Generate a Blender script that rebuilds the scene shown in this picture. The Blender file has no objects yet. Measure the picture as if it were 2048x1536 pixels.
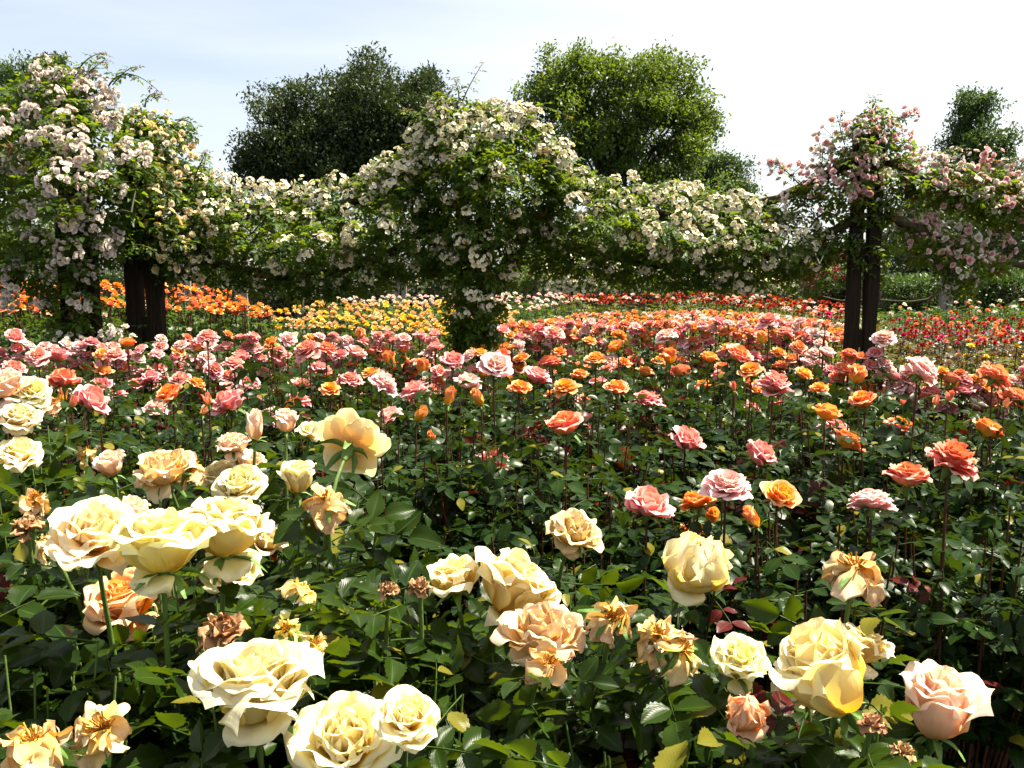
import bpy, math, random
import numpy as np
from mathutils import Vector, Matrix

RS = np.random.default_rng
rng = RS(11)
random.seed(11)
scene = bpy.context.scene
COL = scene.collection

# ------------------------------------------------------------------ camera
FPX = 1800.0
PITCH = math.radians(7.4)
EYE = 1.55
CP, SP = math.cos(PITCH), math.sin(PITCH)


def ray(px, py):
    x = (px - 1024) / FPX
    y = (768 - py) / FPX
    return np.array([x, CP + SP * y, -SP + CP * y])


def P(px, py, d):
    """world point seen at a picture position, at ground distance d"""
    r = ray(px, py)
    p = r * (d / r[1])
    p[2] += EYE
    return p


def proj(p):
    p = np.asarray(p, float)
    x, y, z = p[..., 0], p[..., 1], p[..., 2] - EYE
    zc = y * CP - z * SP
    yc = y * SP + z * CP
    zc = np.where(np.abs(zc) < 1e-4, 1e-4, zc)
    return 1024 + FPX * x / zc, 768 - FPX * yc / zc, zc


cam_d = bpy.data.cameras.new("camera")
cam = bpy.data.objects.new("camera", cam_d)
COL.objects.link(cam)
cam.location = (0, 0, EYE)
cam.rotation_euler = (math.radians(90) - PITCH, 0, 0)
cam_d.sensor_width = 36
cam_d.lens = 36 * FPX / 2048
cam_d.clip_start = 0.05
cam_d.clip_end = 3000
scene.camera = cam

# ------------------------------------------------------------------ light
SUN_EL = math.radians(60)
SUN_AZ = math.radians(76)          # from +Y (ahead) towards +X (right)
sun_dir = np.array([math.sin(SUN_AZ) * math.cos(SUN_EL), math.cos(SUN_AZ) * math.cos(SUN_EL), math.sin(SUN_EL)])
sl = bpy.data.lights.new("sun", 'SUN')
sl.energy = 5.0
sl.angle = math.radians(0.5)
sl.color = (1.0, 0.93, 0.76)
so = bpy.data.objects.new("sun", sl)
COL.objects.link(so)
so.rotation_euler = Vector(sun_dir).to_track_quat('Z', 'Y').to_euler()
so.location = (8, 8, 14)

world = bpy.data.worlds.new("World")
scene.world = world
world.use_nodes = True
wt = world.node_tree
wt.nodes.clear()


class NT:
    """small helper for building node trees"""
    def __init__(self, tree):
        self.t = tree

    def n(self, typ, **kw):
        nd = self.t.nodes.new(typ)
        for k, v in kw.items():
            setattr(nd, k, v)
        return nd

    def link(self, a, b):
        self.t.links.new(a, b)

    def put(self, sock, val):
        if isinstance(val, bpy.types.NodeSocket):
            self.link(val, sock)
        else:
            if isinstance(val, (tuple, list)) and len(val) == 3 and sock.type == 'RGBA':
                val = (*val, 1)
            sock.default_value = val

    def math(self, op, a, b=None, c=None, clamp=False):
        nd = self.n('ShaderNodeMath', operation=op)
        nd.use_clamp = clamp
        self.put(nd.inputs[0], a)
        if b is not None:
            self.put(nd.inputs[1], b)
        if c is not None:
            self.put(nd.inputs[2], c)
        return nd.outputs[0]

    def mix(self, f, a, b, blend='MIX'):
        nd = self.n('ShaderNodeMix', data_type='RGBA', blend_type=blend)
        self.put(nd.inputs[0], f)
        self.put(nd.inputs[6], a)
        self.put(nd.inputs[7], b)
        return nd.outputs[2]

    def attr(self, name):
        nd = self.n('ShaderNodeAttribute', attribute_name=name)
        return nd.outputs['Fac']

    def noise(self, vec=None, scale=5, detail=3, rough=.55):
        nd = self.n('ShaderNodeTexNoise')
        nd.inputs['Scale'].default_value = scale
        nd.inputs['Detail'].default_value = detail
        nd.inputs['Roughness'].default_value = rough
        if vec is not None:
            self.link(vec, nd.inputs['Vector'])
        return nd.outputs['Fac']

    def ramp(self, f, stops):
        nd = self.n('ShaderNodeValToRGB')
        cr = nd.color_ramp
        while len(cr.elements) > len(stops):
            cr.elements.remove(cr.elements[-1])
        while len(cr.elements) < len(stops):
            cr.elements.new(1)
        for e, (p, c) in zip(cr.elements, stops):
            e.position = p
            e.color = (*c, 1) if len(c) == 3 else c
        self.put(nd.inputs[0], f)
        return nd.outputs[0]


def build_world():
    T = NT(wt)
    out = T.n('ShaderNodeOutputWorld')
    bg = T.n('ShaderNodeBackground')
    sky = T.n('ShaderNodeTexSky', sky_type='NISHITA')
    sky.sun_disc = False
    sky.sun_elevation = SUN_EL
    sky.sun_rotation = SUN_AZ
    sky.air_density = 1.0
    sky.dust_density = 1.6
    tc = T.n('ShaderNodeTexCoord')
    mp = T.n('ShaderNodeMapping')
    mp.inputs['Rotation'].default_value = (0.25, 0.3, 0.5)
    mp.inputs['Scale'].default_value = (1.0, 2.2, 7.0)
    T.link(tc.outputs['Generated'], mp.inputs['Vector'])
    nz = T.noise(mp.outputs['Vector'], 1.7, 6, .5)
    wisps = T.math('MULTIPLY_ADD', nz, 2.4, -0.78, clamp=True)
    # a high thin cloud veil, thickest round the sun
    dt = T.n('ShaderNodeVectorMath', operation='DOT_PRODUCT')
    T.link(tc.outputs['Generated'], dt.inputs[0])
    dt.inputs[1].default_value = tuple(sun_dir)
    veil = T.math('MULTIPLY_ADD', dt.outputs['Value'], 2.0, -0.45, clamp=True)
    f = T.math('MULTIPLY_ADD', wisps, 0.45, veil, clamp=True)
    f = T.math('MULTIPLY_ADD', f, 0.68, 0.32, clamp=True)
    col = T.mix(f, sky.outputs[0], (7.2, 7.3, 7.4))
    T.link(col, bg.inputs['Color'])
    bg.inputs['Strength'].default_value = 0.05
    T.link(bg.outputs[0], out.inputs[0])


build_world()
vs = scene.view_settings
vs.view_transform = 'Standard'
vs.look = 'None'
vs.exposure = 1.85
vs.gamma = 1
scene.cycles.max_bounces = 10
scene.cycles.transparent_max_bounces = 4
scene.cycles.diffuse_bounces = 6
scene.cycles.glossy_bounces = 2
scene.cycles.transmission_bounces = 7

# ------------------------------------------------------------------ materials


def new_mat(name):
    m = bpy.data.materials.new(name)
    m.use_nodes = True
    m.node_tree.nodes.clear()
    return m, NT(m.node_tree)


def petal_mat(name, base, mid, tip, inner=None, inner_f=0.0, brown=(0.42, 0.2, 0.05), wear=1.0, trans=.44, hue=0.012, val=.12, vein=60, back=None):
    m, T = new_mat(name)
    out = T.n('ShaderNodeOutputMaterial')
    pv = T.attr('pv')
    pt = T.attr('pt')
    pw = T.attr('pw')
    tc = T.n('ShaderNodeTexCoord')
    cx = T.n('ShaderNodeCombineXYZ')
    T.link(T.math('MULTIPLY', T.attr('lu'), 11.0), cx.inputs[0])
    T.link(T.math('MULTIPLY', pv, 1.6), cx.inputs[1])
    T.link(T.math('MULTIPLY', pt, 57.0), cx.inputs[2])
    streak = T.noise(cx.outputs[0], 1.0, 4, .6)
    nz = T.math('MULTIPLY_ADD', streak, .7, T.math('MULTIPLY', T.noise(tc.outputs['Object'], vein, 3), .3))
    pvn = T.math('MULTIPLY_ADD', nz, 0.5, T.math('SUBTRACT', pv, 0.25))
    c = T.ramp(pvn, [(0.12, base), (0.58, mid), (0.94, tip)])
    if inner is not None:
        c = T.mix(T.math('MULTIPLY', T.math('SUBTRACT', 1.0, pt), inner_f, clamp=True), c, inner)
    if back is not None:
        g = T.n('ShaderNodeNewGeometry')
        c = T.mix(T.math('MULTIPLY', g.outputs['Backfacing'], 0.6), c, back)
    n2 = T.noise(tc.outputs['Object'], 110, 4, .7)
    wv = T.math('MULTIPLY', T.math('MULTIPLY_ADD', n2, 2.2, -0.55, clamp=True), T.math('MULTIPLY', pw, wear), clamp=True)
    c = T.mix(wv, c, brown)
    oi = T.n('ShaderNodeObjectInfo')
    hsv = T.n('ShaderNodeHueSaturation')
    T.put(hsv.inputs['Hue'], T.math('MULTIPLY_ADD', oi.outputs['Random'], hue * 2, .5 - hue))
    r2 = T.math('FRACT', T.math('MULTIPLY', oi.outputs['Random'], 17.31))
    T.put(hsv.inputs['Value'], T.math('MULTIPLY_ADD', r2, val, 1 - val))
    T.link(c, hsv.inputs['Color'])
    c = hsv.outputs[0]
    bs = T.n('ShaderNodeBsdfPrincipled')
    T.link(c, bs.inputs['Base Color'])
    bs.inputs['Roughness'].default_value = .55
    bs.inputs['Specular IOR Level'].default_value = .25
    bp = T.n('ShaderNodeBump')
    bp.inputs['Strength'].default_value = .3
    bp.inputs['Distance'].default_value = .004
    T.link(nz, bp.inputs['Height'])
    T.link(bp.outputs[0], bs.inputs['Normal'])
    tr = T.n('ShaderNodeBsdfTranslucent')
    T.link(T.mix(1.0, c, c, 'MULTIPLY'), tr.inputs['Color'])
    mx = T.n('ShaderNodeMixShader')
    mx.inputs[0].default_value = trans
    T.link(bs.outputs[0], mx.inputs[1])
    T.link(tr.outputs[0], mx.inputs[2])
    T.link(mx.outputs[0], out.inputs[0])
    return m


def leaf_mat(name, dark, light, trans_col, rough=.33, trans=.3, young=(0.06, 0.006, 0.005), under=(0.06, 0.10, 0.045), rib=(0.09, 0.15, 0.04), spec=.5, fine=True):
    m, T = new_mat(name)
    out = T.n('ShaderNodeOutputMaterial')
    rnd = T.attr('rnd')
    yg = T.attr('yg')
    tc = T.n('ShaderNodeTexCoord')
    nz = T.noise(tc.outputs['Object'], 25 if fine else 2.0, 3)
    f = T.math('MULTIPLY_ADD', nz, .5, T.math('MULTIPLY_ADD', rnd, .9, -.25), clamp=True)
    c = T.mix(f, dark, light)
    tcn = T.mix(rnd, tuple(v * .6 for v in trans_col), trans_col)
    g = T.n('ShaderNodeNewGeometry')
    c = T.mix(T.math('MULTIPLY', g.outputs['Backfacing'], .7), c, under)
    if fine:
        old = T.math('GREATER_THAN', T.math('FRACT', T.math('MULTIPLY', rnd, 13.7)), .955)
        c = T.mix(T.math('MULTIPLY', old, .75), c, (0.16, 0.14, 0.015))
        spot = T.math('MULTIPLY_ADD', T.noise(tc.outputs['Object'], 95, 2, .5), 9.0, -6.6, clamp=True)
        c = T.mix(T.math('MULTIPLY', spot, .7), c, (0.05, 0.03, 0.008))
    c = T.mix(yg, c, young)
    tcn = T.mix(yg, tcn, (young[0] * 2.2, young[1] * 1.4, young[2]))
    bs = T.n('ShaderNodeBsdfPrincipled')
    if fine:
        lu = T.math('ABSOLUTE', T.attr('lu'))
        lv = T.attr('lv')
        ribm = T.math('MULTIPLY', T.math('SUBTRACT', 1.0, T.math('MULTIPLY', lu, 14.0), clamp=True), .75)
        c = T.mix(ribm, c, rib)
        vein = T.math('SINE', T.math('MULTIPLY', T.math('MULTIPLY_ADD', lu, -.45, lv), 62.0))
        h = T.math('MULTIPLY_ADD', nz, 1.2, T.math('MULTIPLY', vein, .08))
        bp = T.n('ShaderNodeBump')
        bp.inputs['Strength'].default_value = .35
        bp.inputs['Distance'].default_value = .0012
        T.link(h, bp.inputs['Height'])
        T.link(bp.outputs[0], bs.inputs['Normal'])
    T.link(c, bs.inputs['Base Color'])
    bs.inputs['Roughness'].default_value = rough
    bs.inputs['Specular IOR Level'].default_value = spec
    tr = T.n('ShaderNodeBsdfTranslucent')
    T.link(tcn, tr.inputs['Color'])
    mx = T.n('ShaderNodeMixShader')
    mx.inputs[0].default_value = trans
    T.link(bs.outputs[0], mx.inputs[1])
    T.link(tr.outputs[0], mx.inputs[2])
    T.link(mx.outputs[0], out.inputs[0])
    return m


def plain_mat(name, a, b, scale=20, rough=.7, stretch=None, bump=0.3, spec=.3):
    m, T = new_mat(name)
    out = T.n('ShaderNodeOutputMaterial')
    tc = T.n('ShaderNodeTexCoord')
    vec = tc.outputs['Object']
    if stretch:
        mp = T.n('ShaderNodeMapping')
        mp.inputs['Scale'].default_value = stretch
        T.link(vec, mp.inputs['Vector'])
        vec = mp.outputs['Vector']
    nz = T.noise(vec, scale, 5, .65)
    c = T.mix(T.math('MULTIPLY_ADD', nz, 2.0, -.5, clamp=True), a, b)
    bs = T.n('ShaderNodeBsdfPrincipled')
    T.link(c, bs.inputs['Base Color'])
    bs.inputs['Roughness'].default_value = rough
    bs.inputs['Specular IOR Level'].default_value = spec
    bp = T.n('ShaderNodeBump')
    bp.inputs['Strength'].default_value = bump
    bp.inputs['Distance'].default_value = .01
    T.link(nz, bp.inputs['Height'])
    T.link(bp.outputs[0], bs.inputs['Normal'])
    T.link(bs.outputs[0], out.inputs[0])
    return m


M = {}
M['cream'] = petal_mat('cream_petal', (0.96, 0.70, 0.16), (0.96, 0.84, 0.44), (0.96, 0.90, 0.66), inner=(0.96, 0.78, 0.30), inner_f=.2, wear=.6)
M['yellowcream'] = petal_mat('yellow_cream_petal', (0.96, 0.72, 0.10), (0.96, 0.85, 0.36), (0.96, 0.91, 0.62), inner=(0.96, 0.78, 0.22), inner_f=.3, wear=.6)
M['peach'] = petal_mat('peach_petal', (0.95, 0.60, 0.24), (0.95, 0.75, 0.54), (0.95, 0.82, 0.70), inner=(0.95, 0.64, 0.34), inner_f=.3, wear=.2)
M['apricot'] = petal_mat('apricot_petal', (0.92, 0.36, 0.05), (0.92, 0.52, 0.18), (0.92, 0.68, 0.45), inner=(0.93, 0.42, 0.06), inner_f=.7, wear=.2)
M['tan'] = petal_mat('faded_petal', (0.88, 0.56, 0.13), (0.90, 0.70, 0.32), (0.90, 0.78, 0.52), wear=.8, brown=(0.48, 0.19, 0.03), trans=.40)
M['spent'] = petal_mat('spent_petal', (0.82, 0.46, 0.08), (0.87, 0.66, 0.34), (0.88, 0.72, 0.50), wear=1.0, brown=(0.45, 0.16, 0.04), trans=.3)
M['dry'] = petal_mat('dry_petal', (0.36, 0.16, 0.05), (0.48, 0.27, 0.11), (0.58, 0.38, 0.2), wear=1.0, brown=(0.22, 0.07, 0.02), trans=.2)
M['pink'] = petal_mat('pink_petal', (0.93, 0.43, 0.20), (0.93, 0.40, 0.41), (0.94, 0.55, 0.58), inner=(0.94, 0.44, 0.22), inner_f=.55, wear=0, hue=.015, val=.15)
M['palepink'] = petal_mat('pale_pink_petal', (0.94, 0.62, 0.46), (0.93, 0.64, 0.62), (0.94, 0.74, 0.73), inner=(0.94, 0.62, 0.46), inner_f=.5, wear=0, hue=.015, val=.1)
M['coral'] = petal_mat('coral_petal', (0.94, 0.42, 0.05), (0.93, 0.35, 0.22), (0.93, 0.45, 0.38), inner=(0.95, 0.40, 0.04), inner_f=.7, wear=0, hue=.012, val=.15)
M['orange'] = petal_mat('orange_petal', (0.95, 0.52, 0.02), (0.94, 0.44, 0.07), (0.93, 0.50, 0.30), inner=(0.95, 0.50, 0.015), inner_f=.75, wear=0, hue=.012, val=.12)
M['yellow'] = petal_mat('yellow_petal', (0.90, 0.55, 0.03), (0.90, 0.60, 0.06), (0.90, 0.66, 0.16), wear=0, hue=.012, val=.1, vein=20)
M['buff'] = petal_mat('buff_petal', (0.90, 0.50, 0.12), (0.88, 0.56, 0.26), (0.88, 0.64, 0.40), wear=0, hue=.02, val=.15, vein=20)
M['blush'] = petal_mat('blush_petal', (0.86, 0.60, 0.40), (0.86, 0.66, 0.56), (0.88, 0.74, 0.68), wear=0, hue=.02, val=.12, vein=20)
M['red'] = petal_mat('red_petal', (0.52, 0.045, 0.01), (0.50, 0.03, 0.012), (0.60, 0.09, 0.035), wear=0, hue=.01, val=.3, vein=20)
M['magenta'] = petal_mat('magenta_petal', (0.62, 0.03, 0.13), (0.62, 0.04, 0.18), (0.70, 0.10, 0.28), wear=0, hue=.01, val=.2, vein=20)
M['white'] = petal_mat('white_petal', (0.90, 0.76, 0.34), (0.90, 0.85, 0.66), (0.90, 0.87, 0.77), wear=.0, hue=.01, val=.1, trans=.34, vein=20)
M['pinkwhite'] = petal_mat('pinkish_white_petal', (0.88, 0.66, 0.52), (0.89, 0.79, 0.72), (0.90, 0.85, 0.80), wear=.0, hue=.012, val=.1, trans=.34, vein=20)
M['ivory'] = petal_mat('ivory_petal', (0.90, 0.64, 0.22), (0.90, 0.76, 0.44), (0.90, 0.83, 0.60), wear=.0, hue=.012, val=.1, trans=.38, vein=20)
M['softpink'] = petal_mat('soft_pink_petal', (0.88, 0.55, 0.42), (0.88, 0.56, 0.55), (0.90, 0.68, 0.66), wear=.0, hue=.012, val=.15, trans=.34, vein=20)
M['stamen'] = plain_mat('stamen', (0.55, 0.27, 0.02), (0.26, 0.09, 0.01), 160, .8)
M['leaf_fg'] = leaf_mat('glossy_leaf', (0.006, 0.017, 0.002), (0.022, 0.043, 0.003), (0.14, 0.21, 0.005), rough=.33, trans=.26, spec=.14, under=(0.03, 0.055, 0.018), rib=(0.05, 0.09, 0.018))
M['leaf_mid'] = leaf_mat('dark_glossy_leaf', (0.004, 0.013, 0.002), (0.015, 0.036, 0.004), (0.09, 0.15, 0.006), rough=.31, trans=.16, spec=.11, under=(0.03, 0.05, 0.018), rib=(0.04, 0.07, 0.018))
M['leaf_far'] = leaf_mat('bed_leaf', (0.015, 0.042, 0.005), (0.045, 0.09, 0.010), (0.15, 0.25, 0.015), rough=.45, trans=.3, spec=.2, fine=False)
M['leaf_olive'] = leaf_mat('olive_bed_leaf', (0.04, 0.058, 0.006), (0.095, 0.10, 0.010), (0.26, 0.25, 0.015), rough=.5, trans=.3, fine=False)
M['leaf_ruddy'] = leaf_mat('ruddy_bed_leaf', (0.035, 0.03, 0.008), (0.08, 0.055, 0.014), (0.22, 0.12, 0.015), rough=.45, trans=.3, fine=False)
M['leaf_climb'] = leaf_mat('climber_leaf', (0.014, 0.040, 0.003), (0.060, 0.105, 0.006), (0.26, 0.36, 0.008), rough=.5, trans=.36, spec=.2, young=(0.10, 0.06, 0.012), fine=False)
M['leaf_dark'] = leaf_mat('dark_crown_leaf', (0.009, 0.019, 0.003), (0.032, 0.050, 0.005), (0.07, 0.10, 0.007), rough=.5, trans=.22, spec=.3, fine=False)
M['leaf_bright'] = leaf_mat('bright_crown_leaf', (0.032, 0.072, 0.006), (0.095, 0.145, 0.010), (0.22, 0.31, 0.014), rough=.5, trans=.36, spec=.3, fine=False)
M['leaf_med'] = leaf_mat('mid_crown_leaf', (0.014, 0.038, 0.004), (0.04, 0.08, 0.008), (0.10, 0.18, 0.012), rough=.5, trans=.3, spec=.3, fine=False)
M['stem'] = plain_mat('green_stem', (0.055, 0.11, 0.02), (0.10, 0.14, 0.03), 30, .5)
M['redstem'] = plain_mat('red_stem', (0.035, 0.009, 0.006), (0.055, 0.026, 0.010), 30, .45)
M['cane'] = plain_mat('climber_cane', (0.016, 0.018, 0.006), (0.035, 0.036, 0.012), 30, .7)
M['calyx'] = plain_mat('calyx_green', (0.06, 0.13, 0.02), (0.11, 0.18, 0.035), 60, .5)
M['bark'] = plain_mat('bark', (0.03, 0.02, 0.012), (0.075, 0.055, 0.035), 8, .9, (3, 3, .6), .8)
M['timber'] = plain_mat('weathered_timber', (0.008, 0.006, 0.004), (0.030, 0.020, 0.012), 9, .85, (14, 14, .6), .9, .1)
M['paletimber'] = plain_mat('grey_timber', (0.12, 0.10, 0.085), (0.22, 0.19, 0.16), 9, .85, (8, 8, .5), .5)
M['rope'] = plain_mat('old_rope', (0.025, 0.020, 0.008), (0.07, 0.055, 0.022), 60, .95, None, .9)
M['soil'] = plain_mat('soil', (0.006, 0.006, 0.003), (0.013, 0.015, 0.006), 14, .95, None, .9)

# ------------------------------------------------------------------ mesh building
ATTRS = ('rnd', 'lu', 'lv', 'yg', 'pv', 'pt', 'pw')


class MB:
    def __init__(self):
        self.v, self.q, self.mi, self.n = [], [], [], 0
        self.a = {k: [] for k in ATTRS}

    def add(self, v, q, mat=0, **at):
        v = np.asarray(v, np.float32).reshape(-1, 3)
        q = np.asarray(q, np.int64).reshape(-1, 4)
        k = len(v)
        self.v.append(v)
        self.q.append(q + self.n)
        self.mi.append(np.full(len(q), mat, np.int32))
        for name in ATTRS:
            x = at.get(name)
            self.a[name].append(np.zeros(k, np.float32) if x is None else np.broadcast_to(np.asarray(x, np.float32), (k,)))
        self.n += k

    def arrays(self):
        d = {k: np.concatenate(x) for k, x in self.a.items()}
        return np.concatenate(self.v), np.concatenate(self.q), np.concatenate(self.mi), d

    def mesh(self, name, mats, smooth=True):
        v, q, mi, at = self.arrays()
        me = bpy.data.meshes.new(name)
        me.vertices.add(len(v))
        me.vertices.foreach_set('co', v.astype(np.float32).ravel())
        me.loops.add(len(q) * 4)
        me.loops.foreach_set('vertex_index', q.astype(np.int32).ravel())
        me.polygons.add(len(q))
        me.polygons.foreach_set('loop_start', np.arange(0, len(q) * 4, 4, dtype=np.int32))
        me.polygons.foreach_set('material_index', mi)
        me.polygons.foreach_set('use_smooth', np.full(len(q), smooth))
        for k, x in at.items():
            if np.any(x):
                me.attributes.new(k, 'FLOAT', 'POINT').data.foreach_set('value', x.astype(np.float32))
        for m in (mats if isinstance(mats, (list, tuple)) else [mats]):
            me.materials.append(m)
        me.update(calc_edges=True)
        return me

    def build(self, name, mats, parent=None, loc=None, smooth=True):
        return link(name, self.mesh(name, mats, smooth), parent, loc)

    def shift(self, off):
        self.v = [x - np.asarray(off, np.float32) for x in self.v]
        return self


def link(name, me, parent=None, loc=None):
    o = bpy.data.objects.new(name, me)
    COL.objects.link(o)
    if parent is not None:
        o.parent = parent
    if loc is not None:
        o.location = tuple(float(c) for c in loc)
    return o


def tag(o, label=None, cat=None, group=None, kind=None):
    if label:
        o['label'] = label
    if cat:
        o['category'] = cat
    if group:
        o['group'] = group
    if kind:
        o['kind'] = kind
    return o


def thing(name, label, cat, loc, group=None):
    o = bpy.data.objects.new(name, None)
    o.empty_display_size = .05
    COL.objects.link(o)
    o.location = tuple(float(c) for c in loc)
    return tag(o, label, cat, group)


def unit(v):
    v = np.asarray(v, float)
    return v / (np.linalg.norm(v, axis=-1, keepdims=True) + 1e-12)


def frames(y, up):
    """rotation matrices (K,3,3) with local +Y along y and +Z close to up"""
    y = unit(np.atleast_2d(y))
    up = np.broadcast_to(np.asarray(up, float), y.shape)
    x = np.cross(y, up)
    bad = np.linalg.norm(x, axis=1) < 1e-4
    x[bad] = (1, 0, 0)
    x = unit(x)
    z = np.cross(x, y)
    return np.stack([x, y, z], axis=-1)


def axis_frame(ax, spin=0.0):
    ax = unit(ax)
    h = np.array([0, 1, 0]) if abs(ax[1]) < .9 else np.array([1, 0, 0])
    x = unit(np.cross(h, ax))
    y = np.cross(ax, x)
    R = np.stack([x, y, ax], axis=-1)
    c, s = math.cos(spin), math.sin(spin)
    return R @ np.array([[c, -s, 0], [s, c, 0], [0, 0, 1]])


def grid_quads(nr, nc):
    i = np.arange(nr - 1)[:, None] * nc + np.arange(nc - 1)[None, :]
    i = i.ravel()
    return np.stack([i, i + 1, i + nc + 1, i + nc], axis=1)


def tube(mb, pts, rad, sides=6, mat=0, **at):
    pts = np.asarray(pts, float)
    n = len(pts)
    rad = np.broadcast_to(np.asarray(rad, float), (n,))
    tan = unit(np.gradient(pts, axis=0))
    ref = np.array([0.31, 0.17, 0.93]) if abs(tan[0][2]) < .8 else np.array([0.93, 0.31, 0.17])
    a = unit(np.cross(tan, ref))
    b = np.cross(tan, a)
    th = np.linspace(0, 2 * np.pi, sides, endpoint=False)
    v = pts[:, None, :] + rad[:, None, None] * (np.cos(th)[None, :, None] * a[:, None, :] + np.sin(th)[None, :, None] * b[:, None, :])
    q = []
    i = np.arange(n - 1)[:, None] * sides
    j = np.arange(sides)[None, :]
    q = np.stack([(i + j).ravel(), (i + (j + 1) % sides).ravel(), (i + sides + (j + 1) % sides).ravel(), (i + sides + j).ravel()], 1)
    mb.add(v.reshape(-1, 3), q, mat, **at)


def bezier(p0, p1, p2, p3, n):
    t = np.linspace(0, 1, n)[:, None]
    p0, p1, p2, p3 = (np.asarray(p, float) for p in (p0, p1, p2, p3))
    return (1 - t) ** 3 * p0 + 3 * (1 - t) ** 2 * t * p1 + 3 * (1 - t) * t ** 2 * p2 + t ** 3 * p3


def box(mb, lo, hi, mat=0):
    x0, y0, z0 = lo
    x1, y1, z1 = hi
    v = [(x0, y0, z0), (x1, y0, z0), (x1, y1, z0), (x0, y1, z0), (x0, y0, z1), (x1, y0, z1), (x1, y1, z1), (x0, y1, z1)]
    q = [(0, 3, 2, 1), (4, 5, 6, 7), (0, 1, 5, 4), (1, 2, 6, 5), (2, 3, 7, 6), (3, 0, 4, 7)]
    mb.add(v, q, mat)


# ------------------------------------------------------------------ leaves
def leaflet(nv, nu, seed, serr=.06):
    r = RS(seed)
    v = np.linspace(0, 1, nv)
    u = np.linspace(-1, 1, nu)
    hw = .33 * np.clip(np.sin(np.pi * np.clip(v, 0.015, 0.985) ** .82), 0, 1) ** .8
    U, V = np.meshgrid(u, v)
    HW = np.repeat(hw[:, None], nu, 1)
    s = 1 + serr * np.where(np.arange(nv) % 2 == 0, 1, -1)[:, None] * (np.abs(U) > .95)
    X = U * HW * s
    Y = V + .05 * U * U * 0
    fold = r.uniform(.15, .55)
    droop = r.uniform(-.05, .35)
    twist = r.uniform(-.5, .5)
    wav = r.uniform(.01, .035)
    Z = fold * np.abs(X) - droop * V ** 2 + twist * X * V + wav * np.sin(V * r.uniform(7, 12) + r.uniform(0, 6)) * np.abs(U) ** 1.5
    edge = -.25 * np.clip(np.abs(U) - .5, 0, 1) ** 2 * HW * r.uniform(-1, 2)
    Z = Z + edge
    vv = np.stack([X, Y, Z], -1).reshape(-1, 3)
    return vv, grid_quads(nv, nu), U.ravel(), V.ravel()


def compound(nv, nu, seed, pairs=2, serr=.06, rachis=True):
    """a rose leaf: terminal leaflet and side pairs on a rachis; leaflet length ~1"""
    r = RS(seed)
    mb = MB()
    Lr = .75 + .55 * (pairs - 1)

    def rp(t):
        return np.array([0, Lr * t, -.12 * Lr * t * t])
    if rachis:
        pts = np.array([rp(t) for t in np.linspace(-.25, 1.02, 4)])
        tube(mb, pts, [.035, .03, .022, .016], 3, 0, rnd=.5)
    spots = [(1.0, 0, 1.0)]
    for k in range(pairs):
        t = .72 - .5 * k if pairs > 1 else .5
        sc = (.88, .66, .5)[k]
        spots += [(t, 1, sc), (t, -1, sc)]
    for t, side, sc in spots:
        ang = side * math.radians(r.uniform(52, 72)) if side else r.uniform(-.15, .15)
        d = np.array([math.sin(ang), math.cos(ang), r.uniform(-.35, .2)])
        up = np.array([r.uniform(-.35, .35) - .15 * side, r.uniform(-.3, .3), 1])
        R = frames(d, up)[0]
        vv, q, lu, lv = leaflet(nv, nu, int(r.integers(1e9)), serr)
        sc *= r.uniform(.85, 1.12)
        mb.add((vv * sc) @ R.T + rp(t) + d * .05, q, 0, rnd=r.uniform(0, 1), lu=lu, lv=lv)
    return mb.arrays()


def scatter(mb, tpls, R, T, S, rr, yg=None, mat=0, keep=None):
    """instances of template meshes, merged; which template is drawn at random"""
    K = len(T)
    if K == 0:
        return
    pick = rr.integers(0, len(tpls), K)
    rnd = rr.uniform(0, 1, K)
    S = np.broadcast_to(S, (K,))
    yg = np.zeros(K) if yg is None else yg
    for i, tp in enumerate(tpls):
        m = pick == i
        k = int(m.sum())
        if not k:
            continue
        v, q, mi, at = tp
        V = np.einsum('kij,nj->kni', R[m], v) * S[m][:, None, None] + T[m][:, None, :]
        Q = (q[None] + (np.arange(k) * len(v))[:, None, None]).reshape(-1, 4)
        n = len(v)
        mb.add(V.reshape(-1, 3), Q, mat,
               rnd=(.65 * rnd[m][:, None] + .35 * at['rnd'][None]).ravel(),
               lu=np.tile(at['lu'], k), lv=np.tile(at['lv'], k), yg=np.repeat(yg[m], n))


LEAF_HERO = [compound(15, 5, 100 + i, 2 if i % 3 else 1, .075) for i in range(9)]
LEAF_MID = [compound(6, 3, 200 + i, 2, .0) for i in range(8)]
LEAF_FAR = [compound(3, 3, 300 + i, 2, 0, rachis=False) for i in range(6)]
for i, tp in enumerate(LEAF_FAR):       # three rows make a pointed leaf
    pass


def leaf_dirs(rr, n, phase=0.0, el=(-.25, .6)):
    az = phase + np.arange(n) * 2.39996 + rr.uniform(-.4, .4, n)
    e = rr.uniform(*el, n)
    d = np.stack([np.cos(az) * np.cos(e), np.sin(az) * np.cos(e), np.sin(e)], 1)
    up = np.array([0, 0, 1.0]) + rr.normal(0, .42, (n, 3))
    return frames(d, up)


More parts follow.
